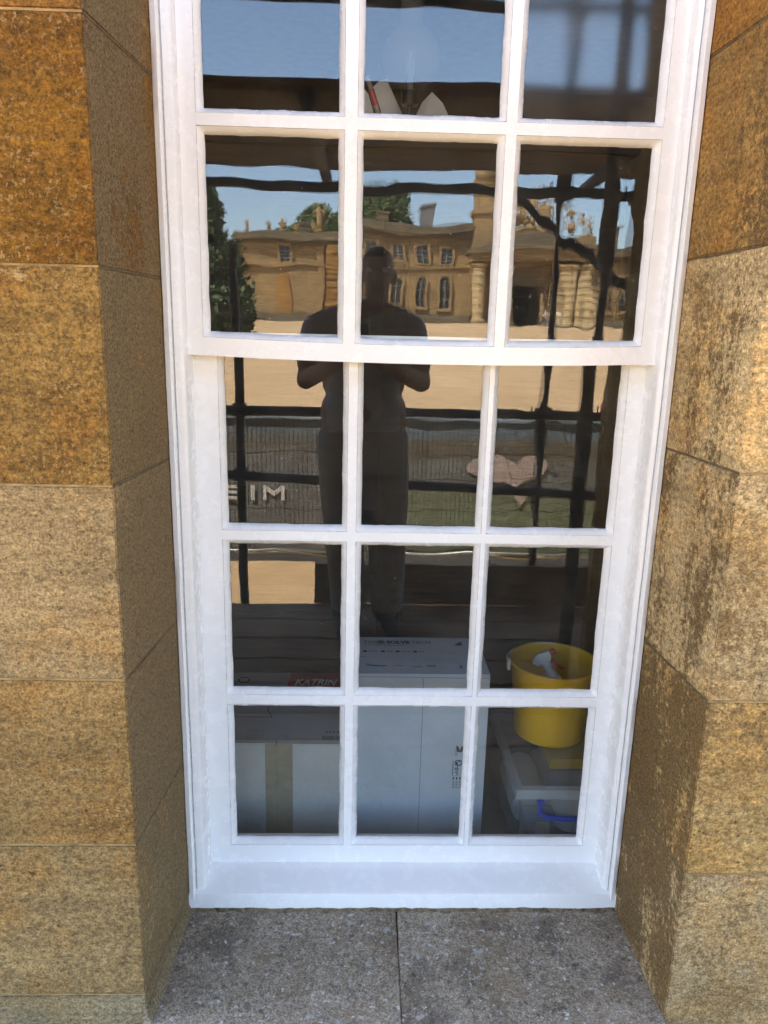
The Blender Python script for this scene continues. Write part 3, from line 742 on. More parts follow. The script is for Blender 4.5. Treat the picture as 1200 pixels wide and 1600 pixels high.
    b.obj('icons', 'ink_dark', t)['kind'] = 'stuff'
    place_text('lettering', 'Futurone', 0.013, 'ink_dark', t, L(0.030, 0.240, z), (1, 0, 0), (0, 1, 0), width=0.042, bold=0.0006)
    # vertical print on the front face, right edge
    fr = lambda x, zz: L(x, 0.2, zz)
    place_text('lettering', 'Cafetiere', 0.017, 'ink_dark', t, fr(0.250, 1.995), (0, 0, -1), (1, 0, 0), width=0.045, bold=0.0005)
    q = []
    for k in range(3):
        q.append((0.246+k*0.0085, 0.2495+k*0.0085, 1.938, 1.945, 0.2))
    qg = [(0.2435, 0.2465, 1.95, 1.992, 0.2)]
    for k in range(5): qg += [(0.245+i*0.0085, 0.251+i*0.0085, 1.931-k*0.0045, 1.9335-k*0.0045, 0.2) for i in range(3)]
    for k in range(4): qg.append((0.2485, 0.256-0.001*k, 2.008+k*0.005, 2.0105+k*0.005, 0.2))
    pr = flat('small_print', 'ink_dark', t, og, q, 0.0006, 'xz'); pr = flat('small_print', 'ink_grey', t, og, qg, 0.0005, 'xz')
    b = MB()
    for s in (-1, 1):       # two leaves
        pts = [(0.2605, 2.016), (0.2605+s*0.007, 2.019), (0.2605+s*0.0095, 2.027), (0.2605+s*0.009, 2.036), (0.2605+s*0.003, 2.031), (0.2605+s*0.0006, 2.024)]
        b.prism([(x-og[0], zz-og[2]) for x, zz in pts], 0.1994-og[1], 0.201-og[1])
    for k in range(20):     # recycling ring
        a = k/20*2*math.pi; p = [(0.2605+math.cos(a+d)*r, 1.986+math.sin(a+d)*r) for r, d in ((0.0055, 0), (0.0085, 0), (0.0085, .32), (0.0055, .32))]
        if k % 7: b.prism([(x-og[0], zz-og[2]) for x, zz in p], 0.1994-og[1], 0.201-og[1])
    b.obj('icons', 'ink_dark', t)['kind'] = 'stuff'
make_boxes()

def make_tub():
    x0, x1, y0, y1, z0, z1 = 0.405, 0.80, 0.145, 0.54, 1.772, 1.935
    t = thing('storage_tub', 'clear plastic storage tub with blue handle, under the yellow bucket', 'storage tub', ((x0+x1)/2, (y0+y1)/2, z0))
    cx, cy_ = (x0+x1)/2, (y0+y1)/2
    b = MB(); w_ = 0.003; h = z1-z0; X0, X1, Y0, Y1 = x0-cx, x1-cx, y0-cy_, y1-cy_
    for bx in ((X0+.01, X1-.01, Y0, Y0+w_, 0, h), (X0+.01, X1-.01, Y1-w_, Y1, 0, h), (X0, X0+w_, Y0, Y1, 0, h), (X1-w_, X1, Y0, Y1, 0, h), (X0, X1, Y0, Y1, -0.001, 0.002)): b.box(*bx)
    b.obj('tub_body', 'clear_plastic', t)
    b = MB(); e = 0.012
    for bx in ((X0-.006, X1+.006, Y0-.006, Y0+e, h-.012, h+.014), (X0-.006, X1+.006, Y1-e, Y1+.006, h-.012, h+.014), (X0-.006, X0+e, Y0+e, Y1-e, h-.012, h+.0135), (X1-e, X1+.006, Y0+e, Y1-e, h-.012, h+.0135)): b.box(*bx)
    b.bevel(0.002); r = b.obj('lid_rim', 'clear_rim', t)
    b = MB(); b.box(X0+e, X1-e, Y0+e, Y1-e, h+.006, h+.009); b.obj('lid', 'clear_plastic', t)
    # blue carrying handle hung on the front face
    b = MB(); yh = Y0-0.012
    L = lambda x, z: (x-cx, yh, z-z0)
    b.tube([L(0.460, 1.918), L(0.461, 1.900), L(0.462, 1.888), L(0.475, 1.879), L(0.505, 1.873), L(0.54, 1.871), L(0.62, 1.871), L(0.66, 1.876), L(0.69, 1.888), L(0.692, 1.918)], [0.0045, 0.004, 0.007, 0.007, 0.007, 0.0075, 0.0075, 0.007, 0.007, 0.0045], 10)
    for x in (0.462, 0.691): b.box(x-0.008-cx, x+0.008-cx, yh-0.004, Y0+0.001, 1.912-z0, 1.921-z0)
    smooth_angle(b.obj('handle', 'blue_plastic', t), 50)
    # packed contents (a thing of its own each)
    c = MB(); c.tube([(0.466, 0.24, 1.830), (0.466, 0.42, 1.830)], 0.053, 24); o = tag(c.obj('paper_roll', 'cloth_white'), 'white paper roll inside the clear tub, left of the handle', 'paper roll'); smooth_angle(o)
    c = MB(); c.lathe([(0.03, 0), (0.05, 0.004), (0.052, 0.05), (0.047, 0.055), (0.02, 0.058)], (0.565, 0.22, 1.80)); o = tag(c.obj('plastic_lid', 'white_plastic'), 'round white lid inside the clear tub, right of the handle', 'lid'); smooth_angle(o)
    c = MB(); c.box(0.43, 0.51, 0.165, 0.205, 1.776, 1.862); c.bevel(0.008, 2); tag(c.obj('cleaning_pad', 'navy_stuff'), 'dark blue pad standing inside the clear tub', 'pad')
    c = MB(); c.box(0.462, 0.495, 0.155, 0.1645, 1.79, 1.84); c.bevel(0.003); tag(c.obj('paper_label', 'tan_stuff'), 'small tan packet at the front inside the clear tub', 'packet')
    c = MB(); c.box(0.52, 0.78, 0.30, 0.50, 1.776, 1.90); c.bevel(0.02, 3); tag(c.obj('folded_cloth', 'grey_stuff'), 'folded grey cloth in the back of the clear tub', 'cloth')
    c = MB(); c.box(0.44, 0.70, 0.36, 0.52, 1.86, 1.925) if False else c.box(0.53, 0.72, 0.31, 0.48, 1.901, 1.93); c.bevel(0.012, 2); tag(c.obj('duster', 'yellow_plastic'), 'yellow duster under the lid of the clear tub', 'duster')
make_tub()

def make_bucket():
    c = (0.548, 0.425, 1.9505); t = thing('bucket', 'yellow plastic bucket standing on the clear storage tub', 'bucket', c)
    b = MB(); prof = [(0.0, 0.004), (0.094, 0.0), (0.098, 0.003), (0.119, 0.205), (0.119, 0.212), (0.1255, 0.212), (0.1265, 0.217), (0.1235, 0.221), (0.1175, 0.220), (0.1155, 0.212), (0.095, 0.008), (0.0, 0.007)]
    prof[0] = (0.001, 0.002); prof[-1] = (0.001, 0.007)
    b.lathe(prof, (0, 0, 0), 56); o = b.obj('bucket_body', 'yellow_plastic', t); smooth_angle(o, 40)
    b = MB(); pts = []
    for k in range(25):
        a = math.pi*k/24; pts.append((-0.1285*math.cos(a), 0.02+0.098*math.sin(a), 0.207-0.06*math.sin(a)*0+0.012*math.sin(a)))
    b.tube(pts, 0.0022, 8)
    for s in (-1, 1): b.box(s*0.1285-0.004, s*0.1285+0.004, -0.009, 0.009, 0.192, 0.222)
    b.bevel(0.001); smooth_angle(b.obj('handle', 'white_plastic', t), 50)
    # spray bottle leaning in the bucket
    s = thing('spray_bottle', 'white spray bottle head with red trigger, leaning in the yellow bucket', 'spray bottle', (0.597, 0.425, 2.026))
    s.rotation_euler = (R_(-4), R_(-30), R_(-18)); s.scale = (0.84, 0.84, 0.84)
    b = MB(); b.lathe([(0.001, -.06), (0.025, -.06), (0.028, -.056), (0.028, 0.085), (0.024, 0.11), (0.016, 0.135), (0.0125, 0.14), (0.0125, 0.155), (0.001, 0.156)], (0, 0, 0), 24); smooth_angle(b.obj('bottle_body', 'white_plastic', s), 40)
    b = MB(); b.lathe([(0.001, 0.150), (0.0165, 0.150), (0.0165, 0.170), (0.001, 0.1705)], (0, 0, 0), 20)
    b.prism([(-0.028, 0.168), (0.018, 0.168), (0.024, 0.176), (0.030, 0.186), (0.030, 0.203), (-0.010, 0.206), (-0.034, 0.196), (-0.040, 0.182)], -0.0115, 0.0115); b.bevel(0.0035, 2, 50); smooth_angle(b.obj('spray_head', 'white_plastic', s), 50)
    b = MB(); b.lathe([(0.001, 0), (0.0095, 0), (0.0095, 0.016), (0.004, 0.018), (0.001, 0.018)], (0, 0, 0), 16)
    for v in b.b.verts: v.co = Vector((0.0295+v.co.z, v.co.x, 0.194+v.co.y))
    b.prism([(0.012, 0.178), (0.026, 0.178), (0.032, 0.160), (0.040, 0.138), (0.046, 0.130), (0.038, 0.128), (0.028, 0.142), (0.020, 0.160)], -0.006, 0.006); b.bevel(0.002, 2, 50); smooth_angle(b.obj('trigger', 'red_plastic', s), 50)
make_bucket()

def make_lamp_shelf():
    z = 3.58
    t = thing('oil_lamp', 'glass globe lamp with black fitting on the cabinet, behind the top middle pane', 'lamp', (0.116, 0.80, z))
    b = MB(); b.lathe([(0.045, 0), (0.05, 0.004), (0.048, 0.012), (0.015, 0.02), (0.009, 0.03), (0.009, 0.088), (0.014, 0.092), (0.0225, 0.094), (0.024, 0.10), (0.024, 0.128), (0.018, 0.132), (0.001, 0.133)], (0, 0, 0), 20); smooth_angle(b.obj('lamp_base', 'black_metal', t), 40)
    b = MB(); pr = [(0.022, 0.128)]+[(0.083*math.sin(a), 0.212-0.083*math.cos(a)) for a in [0.35+i*(2.35)/18 for i in range(19)]]+[(0.034, 0.30), (0.030, 0.36)]
    b.lathe(pr, (0, 0, 0), 32, closed=False); smooth_angle(b.obj('glass_globe', 'globe_glass', t), 60)
    b = MB(); b.lathe([(0.001, 0.133), (0.008, 0.135), (0.009, 0.165), (0.014, 0.18), (0.012, 0.205), (0.004, 0.232), (0.001, 0.238)], (0, 0, 0), 16); smooth_angle(b.obj('bulb', 'grey_stuff', t), 60)
    # white card petals standing beside the lamp
    def petal(pts, y, lab):
        b = MB(); n = len(pts); b.prism(pts, -0.0015, 0.0015); bmesh.ops.triangulate(b.b, faces=b.b.faces)
        cx = sum(p[0] for p in pts)/n
        for v in b.b.verts: v.co.y += 1.6*(v.co.x-cx)**2; v.co.z -= z; v.co.x -= cx
        o = b.obj('white_card', 'cloth_white'); o.location = (cx, y, z+0.001); tag(o, lab, 'card', 'white cards beside the lamp')
    petal([(-0.03, z), (0.022, z), (0.016, 3.665), (0.0, 3.715), (-0.012, 3.728), (-0.03, 3.72)], 0.86, 'small white card leftmost of three behind the top middle pane')
    petal([(0.05, z), (0.125, z), (0.10, 3.665), (0.07, 3.705), (0.052, 3.755), (0.030, 3.75), (0.012, 3.735), (0.036, 3.675)], 0.862, 'broad white card just left of the globe lamp stem')
    petal([(0.13, z), (0.25, z), (0.238, 3.66), (0.215, 3.70), (0.183, 3.728), (0.155, 3.70), (0.138, 3.664)], 0.868, 'rounded pointed white card right of the globe lamp stem')
    b = MB(); b.tube([(0, 0, 0), (-0.034, 0.006, 0.10)], 0.0065, 10); b.tube([(-0.034, 0.006, 0.10), (-0.048, 0.008, 0.142)], 0.008, 10, 1)
    b.tube([(-0.048, 0.008, 0.142), (-0.06, 0.01, 0.175)], 0.0065, 10)
    o = b.obj('paint_brush', ['tan_stuff', 'red_plastic']); o.location = (0.056, 0.842, z+0.003); tag(o, 'wooden brush handle with a red band leaning among the white cards', 'brush')
make_lamp_shelf()

# ------------------------------------------------------------------ scaffold on the courtyard side
DZ = 1.60                  # walking level
def make_scaffold():
    root = thing('scaffold', 'dark steel tube scaffold with timber decks, reflected in the panes', 'scaffold', (0, 0, 0))
    r = 0.0242
    me_cache = {}
    def tube(name, a, b, rad=r):
        m = MB(); m.tube([a, b], rad, 14); o = m.obj(name, 'tube_steel', root); smooth_angle(o, 40); return o
    outer, inner = -2.28, -1.08
    for x in (-3.35, -0.635, 0.935, 1.295, 3.4): 
        tube('standard', (x, outer, 0.012), (x, outer, 3.44 if x == -0.635 else 7.2))
        m = MB(); m.box(x-.075, x+.075, outer-.075, outer+.075, 0, 0.012); m.obj('base_plate', 'coupler_steel', root)
    for x in (-3.35, -1.25, 0.797, 3.4):
        tube('standard', (x, inner, 0.012), (x, inner, 7.2))
        m = MB(); m.box(x-.075, x+.075, inner-.075, inner+.075, 0, 0.012); m.obj('base_plate', 'coupler_steel', root)
    ro = outer+0.05
    for z in (1.50, 3.70, 5.7): tube('ledger', (-3.6, ro, z), (3.6, ro, z)); tube('ledger', (-3.6, inner-0.05, z), (3.6, inner-0.05, z))
    tube('guard_rail', (-3.6, ro, 2.655), (3.6, ro, 2.645)); tube('mid_rail', (-3.6, ro, 2.447), (3.6, ro, 2.123))
    tube('guard_rail', (-3.6, ro, 4.92), (3.6, ro, 4.92)); tube('mid_rail', (-3.6, ro, 4.475), (3.6, ro, 4.48))
    for x in (-3.3, -1.9, -0.19, 1.06, 2.3, 3.35):
        for z, y1 in ((1.548, -0.42), (3.748, -1.02)): tube('transom', (x, outer-0.12, z), (x, y1, z))
    tube('brace', (0.70, outer-0.055, 3.70), (3.2, outer-0.055, 2.0))
    # couplers with bolts at the crossings
    cm = MB(); cm.box(-.034, .034, -.036, .036, -.03, .03); cm.box(-.026, .026, .036, .05, -.022, .022); cm.bevel(.008, 1)
    cm.tube([(.034, .03, .012), (.085, .03, .012)], .0065, 8); cm.tube([(.068, .03, .012), (.079, .03, .012)], .0125, 6)
    cm.tube([(-.034, .03, -.012), (-.07, .03, -.012), (-.08, .03, .02), (-.08, .03, .05)], .006, 8)
    cme = cm.mesh('coupler')
    for x in (-3.35, -0.635, 0.935, 1.295, 3.4):
        for z in (1.50, 2.285-0.045*x, 2.65, 3.70, 4.477, 4.92):
            if x == -0.635 and z > 3.4: continue
            o = link('coupler', cme, 'coupler_steel', root); o.location = (x, outer+0.012, z); o.rotation_euler = (0, 0, R_(random.uniform(-6, 6)))
    for x in (-1.25, 0.797):
        for z in (1.50, 3.70): o = link('coupler', cme, 'coupler_steel', root); o.location = (x, inner-0.025, z)
    # timber boards
    bm_ = MB(); bm_.box(-1.95, 1.95, -0.1115, 0.1115, -0.019, 0.019); bm_.bevel(0.003)
    bme = bm_.mesh('deck_board')
    for k in range(8):
        y = -0.47-0.237*k-0.02*(k > 3)
        for j, x in enumerate((-3.3+0.17*(k % 3), 0.62+0.17*(k % 3), 4.54+0.17*(k % 3))):
            o = link('deck_board', bme, 'board_wood', root); o.location = (x, y, DZ-0.019+0.0*j); o.rotation_euler = (0, 0, R_(random.uniform(-.12, .12)))
    for k in range(5):
        y = -1.165-0.2295*k
        for x in (-3.4, 0.52, 4.44):
            o = link('deck_board', bme, 'board_wood', root); o.location = (x, y, 3.792); o.rotation_euler = (0, 0, R_(random.uniform(-.1, .1)))
    tm = MB(); tm.box(-1.95, 1.95, -0.019, 0.019, 0, 0.225); tm.bevel(0.003); tme = tm.mesh('toe_board')
    o = link('toe_board', tme, 'board_wood', root); o.location = (1.70, outer+0.02, DZ+0.008)
    for x in (-3.4, 0.52, 4.44): o = link('toe_board', tme, 'board_wood', root); o.location = (x, outer+0.0, 3.812)
    # top boarded lift that keeps the light off
    for k in range(5):
        for x in (-3.4, 0.52, 4.44): o = link('deck_board', bme, 'board_wood', root); o.location = (x, -1.165-0.2295*k, 5.79)
make_scaffold()

# ------------------------------------------------------------------ mesh fence with printed banner
def make_fence():
    y = -8.0
    pm = None
    for i, x0 in enumerate((-6.78, -3.27, 0.24, 3.75)):
        t = thing('mesh_fence', ['wire mesh fence panel at far left of the row', 'wire mesh fence panel in front of the pale banner letters', 'wire mesh fence panel in front of the pale heart mark', 'wire mesh fence panel at far right of the row'][i], 'fence', (x0, y, 0), 0, 'mesh fence panels')
        if pm is None:
            f = MB(); W_ = 3.45
            f.tube([(0, 0, 0.05), (0, 0, 2.0)], 0.02, 10).tube([(W_, 0, 0.05), (W_, 0, 2.0)], 0.02, 10).tube([(0, 0, 1.985), (W_, 0, 1.985)], 0.02, 10).tube([(0, 0, 0.16), (W_, 0, 0.16)], 0.02, 10)
            fm = f.mesh('fence_frame', True)
            wv = MB()
            for k in range(1, 58): wv.tube([(W_*k/58, 0, 0.16), (W_*k/58, 0, 1.98)], 0.0026, 4)
            for zz in (0.5, 0.86, 1.25, 1.62): wv.tube([(0, 0.004, zz), (W_, 0.004, zz)], 0.003, 4)
            wm = wv.mesh('wire_mesh')
            ft = MB(); ft.box(-.12, .12, -.35, .35, 0, .13); ft.bevel(.03, 2); fb = ft.mesh('fence_foot'); pm = True
        link('fence_frame', fm, 'galvanised', t); link('wire_mesh', wm, 'black_metal', t)
        link('fence_foot', fb, 'coupler_steel', t)
    # banner tied to the far side of the wires
    b = bmesh.new(); nx, nz = 180, 28; g = {}
    for i in range(nx+1):
        for k in range(nz+1):
            x = -6+14.5*i/nx; v = k/nz; z = 0.13+0.03*math.sin(x*2.1)*(1-v)+0.02*math.sin(x*5.3)*(1-v)+v*(1.86+0.012*math.sin(x*3))
            yy = -0.045+0.022*mn.noise(Vector((x*1.6, z*2.2, 0)))+0.012*mn.noise(Vector((x*5, z*6+x*3, 4)))
            g[i, k] = b.verts.new((x, yy, z))
    for i in range(nx):
        for k in range(nz): b.faces.new((g[i, k], g[i, k+1], g[i+1, k+1], g[i+1, k])).smooth = True
    me = bpy.data.meshes.new('banner'); b.to_mesh(me); b.free()
    bo = link('banner', me, 'banner_print'); bo.location = (0, y, 0)
    sd = bo.modifiers.new('thickness', 'SOLIDIFY'); sd.thickness = 0.003
    tag(bo, 'long dull green and grey printed banner hung along the mesh fence', 'banner')
    h = MB(); h.tube([(-6+14.5*i/90, -0.044, 0.13+0.03*math.sin((-6+14.5*i/90)*2.1)+0.02*math.sin((-6+14.5*i/90)*5.3)) for i in range(91)], 0.014, 6); h.obj('hem', 'hem_white', bo)
    # print on the banner: three letters and a pale heart emblem
    yp = -0.018
    Lw = 0.045
    def bars(name, rects, mat):
        m = MB()
        for q in rects: m.prism(q, yp-0.001, yp+0.001)
        m.obj(name, mat, bo)
    R4 = lambda x0, x1, z0, z1: [(x0, z0), (x1, z0), (x1, z1), (x0, z1)]
    z0, z1 = 0.862, 1.058
    bars('letter', [R4(-1.79, -1.745, z0, z1), R4(-1.744, -1.565, z1-.045, z1), R4(-1.744, -1.575, z0+.078, z0+.12), R4(-1.744, -1.565, z0, z0+.045)], 'print_pale')
    bars('letter', [R4(-1.455, -1.408, z0, z1)], 'print_pale')
    bars('letter', [R4(-1.296, -1.252, z0, z1), R4(-1.058, -1.014, z0, z1), [(-1.2515, z1), (-1.2515, z1-.07), (-1.155, z0+.05), (-1.155, z0+.12)], [(-1.1545, z0+.12), (-1.1545, z0+.05), (-1.0585, z1-.07), (-1.0585, z1)]], 'print_pale')
    pts = []
    for k in range(40):
        a = k/40*2*math.pi; hx = 16*math.sin(a)**3; hz = 13*math.cos(a)-5*math.cos(2*a)-2*math.cos(3*a)-math.cos(4*a)
        pts.append((1.94+hx*0.036, 1.27+hz*(0.019 if hz > 0 else 0.0125)))
    m = MB(); m.prism(pts, yp-0.001, yp+0.001); bmesh.ops.triangulate(m.b, faces=m.b.faces); m.obj('heart_mark', 'print_white', bo)
    pts = [(1.90, 0.945), (1.97, 0.975), (2.06, 0.95), (2.15, 0.985), (2.235, 0.945), (2.20, 0.87), (2.14, 0.82), (2.08, 0.775), (2.03, 0.84)]
    m = MB(); m.prism(pts, yp-0.001, yp+0.001); bmesh.ops.triangulate(m.b, faces=m.b.faces); m.obj('heart_tip', 'print_white', bo)
make_fence()

# ------------------------------------------------------------------ the palace across the courtyard
def arch_pts(cx, w_, z0, zs_, n=8):
    p = [(cx-w_/2, z0), (cx+w_/2, z0)]
    for k in range(n+1):
        a = math.pi*k/n; p.append((cx+w_/2*math.cos(a), zs_+w_/2*math.sin(a)))
    return p
def make_palace():
    Y = -80.0; g = 3.7
    root = thing('palace', 'honey stone palace range with arched gateway across the courtyard, seen in the glass', 'palace', (0, Y, 0))
    def bx(name, mat, *a, bev=0.0):
        b = MB()
        for q in a: b.box(*q)
        if bev: b.bevel(bev)
        return b.obj(name, mat, root)
    # local y: 0 is the front plane, + towards the viewer's window
    bx('wall', 'palace_stone', (-13.2, -2.2, -12, 0, g-0.5, 11.6)); bx('wall', 'palace_stone', (-2.19, 11.0, -13, -1.0, g-0.5, 12.9)); bx('wall', 'palace_stone', (24.2, 44, -12, -0.6, g-0.5, 10.6))
    bx('quoin_tower', 'palace_orange', (-3.9, -1.9, -1, 1.0, g-0.4, 11.5))
    for k in range(12): bx('quoin', 'palace_orange', (-4.0, -1.8, -0.9, 1.1, g+0.3+k*0.62, g+0.72+k*0.62), bev=0.04)
    bx('pilaster', 'palace_stone', (-5.0, -4.3, -0.5, 0.25, g-0.3, 11.5))
    for q in ((-13.4, -4.1, -0.5, 0.4, g-0.5, g+1.1), (-1.7, 11.2, -1, -0.4, g-0.5, g+0.9), (24.2, 44.2, -0.5, -0.2, g-0.5, g+0.8)): bx('plinth', 'palace_grey', q)
    for nm, x0, x1, y, z in (('cornice', -13.6, -1.6, 0, 11.6), ('cornice', -2.1, 11.2, -1, 12.9), ('cornice', 24.3, 44.4, -0.6, 10.6)):
        bx(nm, 'palace_grey', (x0, x1, -11.5, y+0.35, z+0.001, z+0.35), (x0-0.1, x1+0.1, -11.5, y+0.75, z+0.3505, z+0.7), (x0+0.05, x1-0.05, -11.5, y+0.3, z+0.7005, z+1.25))
    bx('string_course', 'palace_stone', (-13.3, -4.0, -0.2, 0.3, 9.2, 9.55)); bx('string_course', 'palace_stone', (-1.7, 11.05, -1.2, -0.7, 9.55, 9.9)); bx('string_course', 'palace_stone', (24.3, 44.1, -0.8, -0.35, 8.6, 8.9))
    bx('roof', 'roof_lead', (-1.5, 10.6, -11, -3, 14.2, 14.5))
    # chimneys and parapet ornaments
    for x, z0, h_, w_ in ((6.4, 14.5, 1.3, 1.3), (-6.6, 12.86, 1.2, 0.9), (1.9, 14.5, 0.9, 1.3), (26.6, 11.86, 2.2, 1.2)): bx('chimney', 'roof_lead' if x == 6.4 else 'palace_grey', (x-w_/2, x+w_/2, -4, -2.8, z0, z0+h_), (x-w_/2-.12, x+w_/2+.12, -4.1, -2.7, z0+h_+.001, z0+h_+.25))
    # windows: proud surround, recessed dark panes with bars
    def window(cx, z0, w_, h_, y, arch):
        poly = arch_pts(cx, w_+0.5, z0-0.25, z0+h_-w_/2+0.0) if arch else [(cx-w_/2-.25, z0-.25), (cx+w_/2+.25, z0-.25), (cx+w_/2+.25, z0+h_+.25), (cx-w_/2-.25, z0+h_+.25)]
        inn = arch_pts(cx, w_, z0, z0+h_-w_/2) if arch else [(cx-w_/2, z0), (cx+w_/2, z0), (cx+w_/2, z0+h_), (cx-w_/2, z0+h_)]
        b = MB(); n = len(poly)
        A = [b.b.verts.new((x, y+.28, z)) for x, z in poly]; B = [b.b.verts.new((x, y+.28, z)) for x, z in inn]
        A2 = [b.b.verts.new((x, y-.05, z)) for x, z in poly]; B2 = [b.b.verts.new((x, y-.05, z)) for x, z in inn]
        for i in range(n):
            j = (i+1) % n
            b.b.faces.new((A[i], A[j], B[j], B[i])); b.b.faces.new((A[i], A2[i], A2[j], A[j])); b.b.faces.new((B[i], B[j], B2[j], B2[i]))
        o = b.obj('window', 'palace_stone', root)
        b = MB(); b.prism(inn, y+0.01, y+0.03); b.obj('pane', 'dark_pane', o)
        b = MB(); nb = 2
        for k in range(1, nb): b.box(cx-w_/2+w_*k/nb-.03, cx-w_/2+w_*k/nb+.03, y+.03, y+.08, z0, z0+h_-(w_/2 if arch else 0))
        for k in range(1, 4): 
            zz = z0+h_*k/4
            if not arch or zz < z0+h_-w_/2: b.box(cx-w_/2, cx+w_/2, y+.031, y+.079, zz-.03, zz+.03)
        b.obj('glazing_bars', 'glazing_paint', o)
    for cx in (0.4, 3.3, 5.9, 8.5): window(cx, 10.3, 1.15, 1.75, -1.0, False); window(cx-0.05, 5.2, 1.0, 3.2, -1.0, True)
    window(-8.4, 9.75, 1.0, 1.6, 0, False)
    for cx in (26.4, 30, 33.6, 37.2): window(cx, 5.4, 1.0, 3.0, -0.6, True)
    # blind niche in the left wing
    b = MB(); b.prism(arch_pts(-8.4, 1.5, 4.6, 7.7), -0.02, 0.12); o = b.obj('niche', 'palace_orange', root)
    # gateway block with paired columns, arch and trophies
    bx('gate_wall', 'palace_stone', (11.01, 14.7, -10, -0.4, g-.4, 10.3)); bx('gate_wall', 'palace_stone', (19.2, 24.19, -10, -0.4, g-.4, 10.3)); 
    arch = [(14.7, 10.3), (14.7, 8.0)]
    b = MB(); ap = [(14.701, 10.3)]+[(16.95-2.249*math.cos(math.pi*k/14), 7.2+2.1*math.sin(math.pi*k/14)) for k in range(15)]+[(19.199, 10.3)]
    b.prism(ap, -10, -0.4); bmesh.ops.triangulate(b.b, faces=b.b.faces); b.obj('gate_arch', 'palace_stone', root)
    bx('gate_side', 'palace_grey', (14.701, 14.95, -9.9, -0.45, g-.4, 7.2)); bx('gate_side', 'palace_grey', (18.95, 19.199, -9.9, -0.45, g-.4, 7.2)); bx('gate_dark_panel', 'unlit_wood', (14.96, 18.94, -9.6, -9.4, g-.4, 9.2))  # near-black panel at the back stands in for the dark arch opening
    b = MB(); b.prism([(15.6, 8.0), (18.3, 8.0), (18.0, 9.2), (16.95, 9.7), (15.9, 9.2)], -0.39, -0.1); b.obj('arms_panel', 'palace_grey', root)
    prof = [(0.78, 0), (0.80, 0.25), (0.66, 0.3), (0.60, 0.5), (0.60, 0.55)]
    z = 0.6
    while z < 5.2: prof += [(0.60-.01*z, z), (0.60-.01*z, z+.34), (0.645-.01*z, z+.37), (0.645-.01*z, z+.62), (0.60-.01*z, z+.65)]; z += 0.68
    prof += [(0.54, 5.35), (0.60, 5.5), (0.72, 5.75), (0.82, 5.8), (0.82, 6.0)]
    cb = MB(); cb.lathe(prof, (0, 0, 0), 20); cme = cb.mesh('column')
    for p in cme.polygons: p.use_smooth = True
    cme.set_sharp_from_angle(angle=R_(45))
    for k, x in enumerate((11.75, 14.0, 16.3-2.0+0.9, 19.9, 21.4, 22.9)):
        o = link('column', cme, 'sunlit_column_stone', root); o.location = (x if k != 2 else 15.05, 0.75, g+0.25)
    bx('column_plinth', 'palace_grey', (10.8, 15.9, -0.4, 1.7, g-.4, g+.249)); bx('column_plinth', 'palace_grey', (19.0, 23.9, -0.4, 1.7, g-.4, g+.249))
    bx('entablature', 'palace_stone', (10.8, 24.1, -9, 1.5, 10.301, 10.9), (10.75, 24.15, -9, 1.6, 10.901, 11.5)); bx('entablature_cornice', 'palace_grey', (10.5, 24.4, -9, 2.1, 11.501, 11.95))
    bx('attic', 'palace_stone', (11.0, 14.2, -6, 0.9, 11.951, 13.6)); bx('attic', 'palace_stone', (19.2, 23.6, -6, 0.9, 11.951, 12.9)); bx('attic_centre', 'palace_grey', (14.3, 19.1, -5, 0.3, 11.951, 13.2))
    # tall carved pier
    b = MB(); b.box(10.9, 13.7, -2.5, 0.6, 13.601, 15.0).box(10.7, 13.9, -2.7, 0.8, 15.001, 15.4).box(11.1, 13.5, -2.3, 0.4, 15.401, 17.2).box(10.8, 13.8, -2.6, 0.7, 17.201, 17.6); b.bevel(.08); b.obj('carved_pier', 'palace_stone', root)
    b = MB(); b.lathe([(0.9, 0), (1.2, .4), (1.25, 1.0), (0.8, 1.6), (0.4, 1.9), (0.45, 2.2), (0.1, 2.6)], (12.3, -1, 17.6), 16); b.obj('finial', 'palace_stone', root, True)
    # carved trophies and statues on the skyline
    rnd = random.Random(12)
    def statue(x, y, z, s, name='statue'):
        b = MB()
        b.box(x-.45*s, x+.45*s, y-.4*s, y+.4*s, z, z+.35*s)
        b.tube([(x, y, z+.35*s), (x+.08*s, y, z+1.0*s), (x-.03*s, y, z+1.7*s), (x, y, z+1.95*s)], [.34*s, .30*s, .30*s, .10*s], 10)
        b.sphere((x+.02*s, y, z+2.12*s), .17*s)
        for sg in (-1, 1):
            b.tube([(x+sg*.26*s, y, z+1.65*s), (x+sg*.5*s, y+.15*s, z+1.3*s+rnd.uniform(-.1, .5)*s), (x+sg*.42*s, y+.3*s, z+1.15*s+rnd.uniform(-.1, .7)*s)], [.12*s, .09*s, .06*s], 8)
        b.tube([(x+.55*s, y+.2*s, z+.3*s), (x+.5*s, y+.25*s, z+2.3*s)], .05*s, 6)
        for q in range(5): b.sphere((x+rnd.uniform(-.5, .5)*s, y+rnd.uniform(-.2, .3)*s, z+.4*s+rnd.uniform(0, .7)*s), rnd.uniform(.14, .26)*s, (1, 1, rnd.uniform(.7, 1.4)), 8, 6)
        b.obj(name, 'palace_stone', root, True)
    for x, y, z, s in ((-4.9, -0.4, 12.85, 1.15), (15.2, -1, 13.2, 1.5), (17.0, -1.5, 13.2, 2.1), (18.6, -1, 13.2, 1.5), (20.6, -0.8, 12.9, 1.3), (22.6, -0.8, 12.9, 1.0)): statue(x, y, z, s)
    for x, sc in ((-12.4, .42), (-9.8, .5), (-8.5, .7), (-7.2, .5)): statue(x, -0.7, 12.85, sc, 'trophy')
